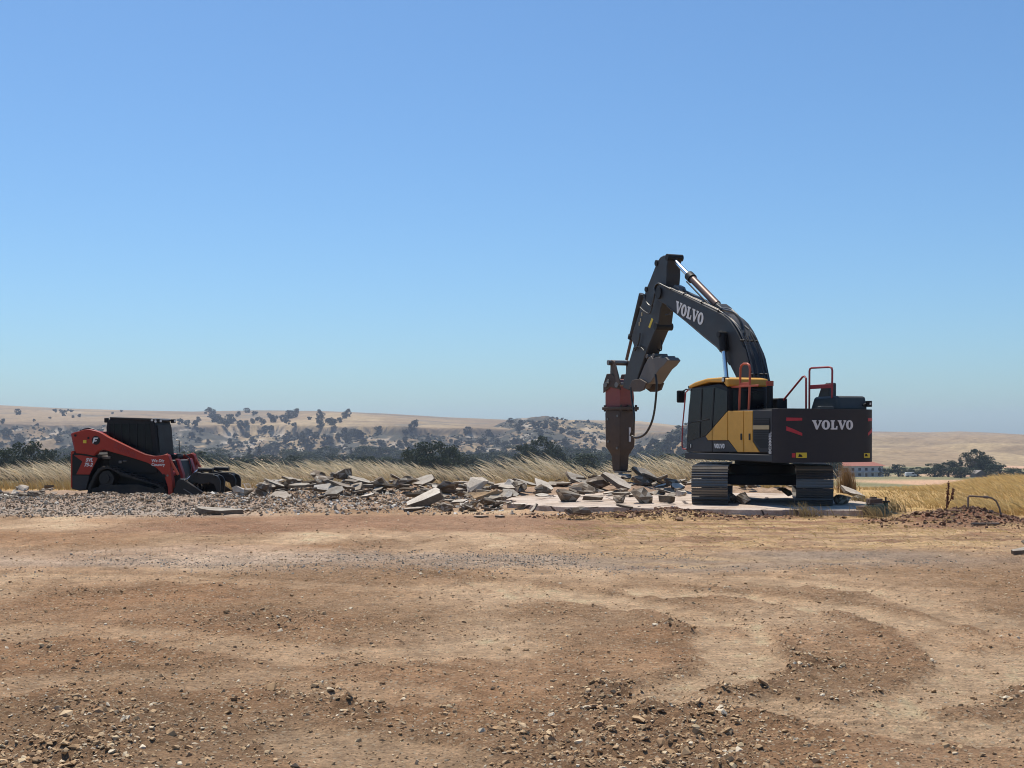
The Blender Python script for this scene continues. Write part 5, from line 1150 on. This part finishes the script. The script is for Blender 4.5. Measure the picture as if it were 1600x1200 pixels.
for px in list(range(-140, 1300, 14)):
    for row in (0, 1, 2):
        if random.random() < (.06, .06, .25)[row]: continue
        Y_ = (random.uniform(330, 500), random.uniform(600, 760), random.uniform(860, 1060))[row]; kind = 'c' if random.random() < (.2, .25, .3)[row] else 'b'
        h = {'b': random.uniform(6.5, 11), 'c': random.uniform(8, 12)}[kind] * (.85, 1.15, 1.45)[row]; X_ = (px + random.uniform(-9, 9) - 800) / F * Y_
        z = Hs(X_, Y_); hz_ = float(hill(np.array([X_]), np.array([max(Y_, 870.)]))[0][0]) if Y_ > 870 else -99
        tree(kind, k_, (X_, Y_, max(z, hz_) - .3), h, random.uniform(1.4, 2.3) if kind == 'b' else random.uniform(.8, 1.3), ('tall ' if h > (9, 11, 14)[row] else 'low ') + LABV[kind] + ' ' + WHV[row], 'valley broadleaf trees' if kind == 'b' else 'valley cypresses'); k_ += 1
# oaks on the far hills
def oak(px, py, wpx, lab, grp, k):
    hit = hill_hit(px, py)
    if hit is None: return
    x, y, z = hit; w = 1.3 * wpx / F * y
    o = bpy.data.objects.new('oak_tree', OK_[k % 6]); col.objects.link(o); o.location = (x, y, z - .12 * w); o.scale = (w * 1.05, w * 1.05, w * random.uniform(.85, 1.2)); o.rotation_euler = (0, 0, random.uniform(0, 6.3)); tag(o, lab, 'tree', grp)
OAKM = [(648, 668, 12), (329, 652, 17), (386, 645, 9), (372, 651, 9), (398, 650, 8), (420, 652, 7), (335, 660, 16), (345, 662, 14), (360, 662, 16), (310, 660, 8), (281, 664, 12), (293, 666, 9), (305, 668, 10), (375, 668, 10), (385, 664, 9), (395, 662, 9), (404, 660, 10), (410, 665, 9), (428, 660, 14), (442, 659, 12), (452, 654, 16), (462, 652, 12), (449, 664, 9), (460, 672, 8), (484, 656, 7), (500, 654, 12), (500, 662, 12), (501, 670, 12), (516, 664, 14), (521, 668, 12), (531, 660, 9), (543, 651, 12), (538, 654, 9), (540, 683, 13), (530, 688, 13), (545, 690, 12), (482, 682, 12), (474, 686, 10), (494, 684, 9), (515, 694, 14), (506, 699, 12), (470, 695, 9), (423, 672, 9), (415, 676, 12), (405, 680, 9), (812, 668, 13), (812, 676, 13), (836, 668, 11), (850, 670, 12), (866, 671, 12), (845, 682, 10), (878, 678, 9), (890, 681, 8), (901, 684, 8), (915, 692, 10), (928, 693, 9), (798, 660, 8), (106, 643, 4), (86, 645, 6), (95, 645, 6), (112, 644, 6), (100, 650, 8), (114, 653, 5), (124, 652, 6), (78, 655, 4), (53, 659, 4), (190, 644, 4), (176, 647, 4), (28, 648, 9), (4, 662, 8)]
for k, (px, py, w) in enumerate(OAKM):
    if k == 0: oak(px, py, w, 'lone round oak on the bare slope above the dark rim', None, k)
    else: oak(px, py, w, 'round dark oak dotted over the dry hill slope', 'oaks on the hill slopes', k)
for k in range(228):
    px = random.choice([random.uniform(-60, 560), random.uniform(540, 1000), random.uniform(985, 1085)]); lo = np.interp(px, [0, 240, 560, 800, 985, 1080], [672, 668, 676, 678, 712, 672]); py = lo + random.random() ** .8 * (716 - lo)
    oak(px, py, random.uniform(7, 13), 'small oak in the scrub on the rocky spur' if px > 985 else 'small oak in the scrub below the hill rim', 'oaks in the scrub below the rim', k)
# low scrub that covers the scarp: far too many to count
n = 20000; y = rng.uniform(1010, 1600, n); x = rng.uniform(-.46, .30, n) * y; zz_, sc_, g1_, g2_, rk_ = hill(x, y)
kp = (sc_ > .5) & (rng.random(n) < sstep(.36, .56, fbm(x / 45, y / 80, 3, 251))); x, y, zz_ = x[kp], y[kp], zz_[kp]; n = len(x)
size = np.clip(rng.lognormal(1.15, .45, n), 1.4, 9)
tag(obj('hillside_scrub', scatter_mesh('hillside_scrub', x, y, zz_ + size * .12, size * np.array(1.0), pick([(.040, .046, .030), (.030, .036, .026), (.055, .052, .036)], n), .25), 'scrub'), 'dark scrub thickets covering the scarp below the hill rim', 'scrub', kind='stuff')
# bush on the meadow
Y_ = 170.; X_ = (1381 - 800) / F * Y_; z = Hs(X_, Y_); zrow = HC + (HOR - 769) / F * Y_
b = bpy.data.objects.new('bush', crown_mesh('bush', 700, 26, 60, 1.25, .55, .075, .55)); col.objects.link(b); b.location = (X_, Y_, z); tag(b, 'dark green bush standing alone on the meadow before the house', 'bush')
# ------------------------------------------------------------------ house and farmyard things
Y_ = 585.; X_ = (1338 - 800) / F * Y_; z = Hs(X_, Y_) - .2
hs_ = empty('house', (X_, Y_, z), R(14), 'pale blue house with a red hipped roof beyond the meadow', 'house')
W2, D2, HW = 10.5, 6.0, 5.6
MB().box(-W2, W2, -D2, D2, 0, HW).build('wall', 'wall', hs_)
e = 1.0; mb = MB(); mb.add([(-W2 - e, -D2 - e, HW), (W2 + e, -D2 - e, HW), (W2 + e, D2 + e, HW), (-W2 - e, D2 + e, HW), (-4.5, 0, HW + 3.0), (4.5, 0, HW + 3.0)], [(0, 3, 2, 1), (0, 1, 5, 4), (1, 2, 5), (2, 3, 4, 5), (3, 0, 4)]); mb.build('roof', 'roof', hs_)
for k in range(6):
    xw = -8.5 + k * 3.4
    w_ = MB().box(xw - .7, xw + .7, -D2 - .06, -D2 - .01, 3.4, 4.7).build('window', 'glass', hs_); MB().box(xw - .8, xw + .8, -D2 - .12, -D2 - .02, 3.22, 3.36).build('sill', 'white', w_)
    if k != 3: MB().box(xw - .7, xw + .7, -D2 - .06, -D2 - .01, .9, 2.2).build('window', 'glass', hs_)
MB().box(1.2, 2.3, -D2 - .06, -D2 - .01, 0, 2.2).build('door', 'wood', hs_)
MB().box(-W2 - .3, W2 + .3, -D2 - 1.6, -D2 - .08, 2.65, 2.85).build('porch_roof', 'wall', hs_)
for k in range(5): MB().box(-9.8 + k * 4.9 - .1, -9.8 + k * 4.9 + .1, -D2 - 1.5, -D2 - 1.3, 0, 2.65).build('porch_post', 'white', hs_)
Y_ = 505.; X_ = (1423 - 800) / F * Y_; vn = empty('parked_van', (X_, Y_, Hs(X_, Y_)), R(5), 'white van parked before the trees beside the house', 'van')
MB().prism([(-2.2, .4), (2.2, .4), (2.25, 1.0), (1.6, 1.15), (1.1, 1.85), (-2.1, 1.9), (-2.25, 1.0)], -.9, .9).build('body', 'white', vn, .08)
MB().prism([(.2, 1.2), (1.4, 1.2), (1.0, 1.75), (.2, 1.75)], -.915, -.905).build('side_window', 'glass', vn)
for xw in (-1.4, 1.4):
    for yw in (-.8, .8): MB().disc((xw, yw, .35), (0, 1, 0), .36, .24, 16).build('wheel', 'black', vn)
Y_ = 480.; X_ = (1528 - 800) / F * Y_; sh = empty('shed', (X_, Y_, Hs(X_, Y_)), R(20), 'small grey-roofed shed among the farmyard trees', 'shed')
MB().box(-2.2, 2.2, -1.6, 1.6, 0, 1.7).build('wall', 'thumb', sh); MB().prism([(-2.6, 1.6), (2.6, 1.6), (0, 2.9)], -2.0, 2.0).build('roof', 'thumb', sh)
# ------------------------------------------------------------------ things by the right end of the slab
def G(px, py, z=0): x, y = g_at(px, py, z); return x, y
x0, y0 = G(1513, 820); 
pts = [(1512.5, 812), (1512.5, 777), (1514, 775), (1540, 776.5), (1549, 778), (1556, 783), (1561, 794), (1563.5, 808), (1564, 822)]
pp = [((px - 800) / F * (y0 + .1), y0 + .1 - .004 * k, HC + (HOR - py) / F * (y0 + .1)) for k, (px, py) in enumerate(pts)]
pi = MB().tube(pp, .016, 10).tube([(pp[3][0] - .04, pp[3][1], pp[3][2]), (pp[3][0] + .04, pp[3][1], pp[3][2] - .004)], .026, 10); tag(pi.build('bent_pipe', 'pipe', None, smooth=True), 'bent metal pipe arched over the dug soil heap', 'pipe')
x1, y1 = G(1535, 825); tag(MB().tube([(x1 - .2, y1, Hs(x1 - .2, y1) + .03), (x1 + .05, y1 + .02, Hs(x1, y1) + .03), (x1 + .28, y1 - .03, Hs(x1 + .28, y1) + .03)], .02, 8).build('pipe_offcut', 'pipe', None, smooth=True), 'short pale pipe lying at the foot of the soil heap', 'pipe')
# dried dock plant
Y_ = 23.6; X_ = (1478 - 800) / F * Y_; dk_ = empty('dock_plant', (X_, Y_, Hs(X_, Y_)), 0, 'dead rust-brown dock stalk standing behind the dug soil heap', 'plant')
zt = HC + (HOR - 754) / F * Y_ - Hs(X_, Y_)
MB().tube([(0, 0, -.05), (.02, 0, zt * .5), (.05, 0, zt)], [.012, .01, .005], 6).build('stem', 'dock', dk_)
MB().tube([(.01, 0, zt * .18), (.10, .02, zt * .5), (.15, .03, zt * .80)], [.01, .008, .004], 6).build('stem', 'dock', dk_)
sd = MB(); r = random.Random(5)
for k in range(150):
    br_ = r.random() < .35; t = r.uniform(.3, 1); p = Vector((.10 + .05 * t, .02, zt * (.3 + .5 * t))) if br_ else Vector((.02 + .03 * t, 0, zt * t))
    q_ = p + Vector((r.gauss(0, .013), r.gauss(0, .013), r.gauss(0, .015))); s_ = r.uniform(.008, .017)
    sd.add([q_ + Vector((s_, 0, 0)), q_ + Vector((0, s_, 0)), q_ + Vector((-s_, 0, 0)), q_ + Vector((0, -s_, 0)), q_ + Vector((0, 0, s_ * 1.3)), q_ - Vector((0, 0, s_ * 1.3))], [(0, 1, 4), (1, 2, 4), (2, 3, 4), (3, 0, 4), (1, 0, 5), (2, 1, 5), (3, 2, 5), (0, 3, 5)])
sd.build('seed_head', 'dock', dk_)
# valve and pile of fittings
x0, y0 = G(1384, 806); vv = empty('irrigation_valve', (x0, y0, Hs(x0, y0)), R(15), 'faded green irrigation valve post standing right of the slab end', 'valve')
MB().tube([(0, 0, -.1), (0, 0, .14)], .075, 14).build('valve_body', 'teal', vv, smooth=True); MB().tube([(0, 0, .14), (0, 0, .27)], .05, 12).build('valve_neck', 'teal', vv, smooth=True)
MB().disc((0, 0, .285), (0, 0, 1), .085, .03, 16).build('hand_wheel', 'black', vv); MB().tube([(-.12, 0, .05), (.12, 0, .05)], .045, 12).build('pipe_stub', 'teal', vv, smooth=True); MB().tube([(0, 0, .28), (0, 0, .38)], .018, 8).build('valve_stem', 'wood', vv)
for k, (px, py, dx, dz, rz, m, lab, nm) in enumerate(((1353, 802, .16, .20, 20, 'wood', 'short weathered timber block at the end of the slab', 'timber_block'), (1366, 806, .20, .24, -12, 'teal', 'dusty green valve box beside the timber block', 'valve_box'), (1366, 786, .14, .12, 5, 'wood', 'dark timber offcut on top of the green valve box', 'timber_block'), (1376, 800, .12, .18, 30, 'thumb', 'grey metal fitting next to the valve post', 'pipe_fitting'))):
    x, y = G(px, 806 if k != 2 else 806); z = Hs(x, y)
    if k == 2: z += .235
    o = empty(nm, (x, y, z), R(rz), lab, 'debris'); mb = MB(); mb.prism([(-dx, -.04 if k != 2 else .004), (dx, -.04 if k != 2 else .004), (dx * .93, dz), (-dx * .9, dz * .95)], -dx * .8, dx * .8); mb.build('block', m, o, .012)
    if nm == 'valve_box': MB().box(-dx * .8, dx * .8, -dx * .7, dx * .7, dz, dz + .02).build('lid', 'thumb', o, .004)
    elif nm == 'pipe_fitting': MB().tube([(0, 0, dz), (0, 0, dz + .07)], .05, 12).build('pipe_neck', 'thumb', o)
    elif k == 0: MB().tube([(-.05, -.1, dz), (-.02, -.12, dz + .12)], .01, 6).build('nail_bar', 'wood', o)
    else: MB().box(-dx * .5, dx * .3, -.04, .04, dz * .97, dz + .03).build('split_end', 'wood', o)
# ------------------------------------------------------------------ the air: even haze round the whole place
HZ = MB().box(-9000, 9000, -120, 5200, -40, 90).build('haze', None)
hm = bpy.data.materials.new('haze'); hm.use_nodes = True; hn = hm.node_tree.nodes; hl = hm.node_tree.links
hn.remove(hn['Principled BSDF']); pv_ = hn.new('ShaderNodeVolumePrincipled'); pv_.inputs['Color'].default_value = (.72, .82, 1.0, 1); pv_.inputs['Density'].default_value = HAZE_D; pv_.inputs['Anisotropy'].default_value = .25
hl.new(pv_.outputs[0], hn['Material Output'].inputs['Volume']); HZ.data.materials.append(hm); tag(HZ, 'pale summer haze filling the valley air', 'haze', kind='stuff')
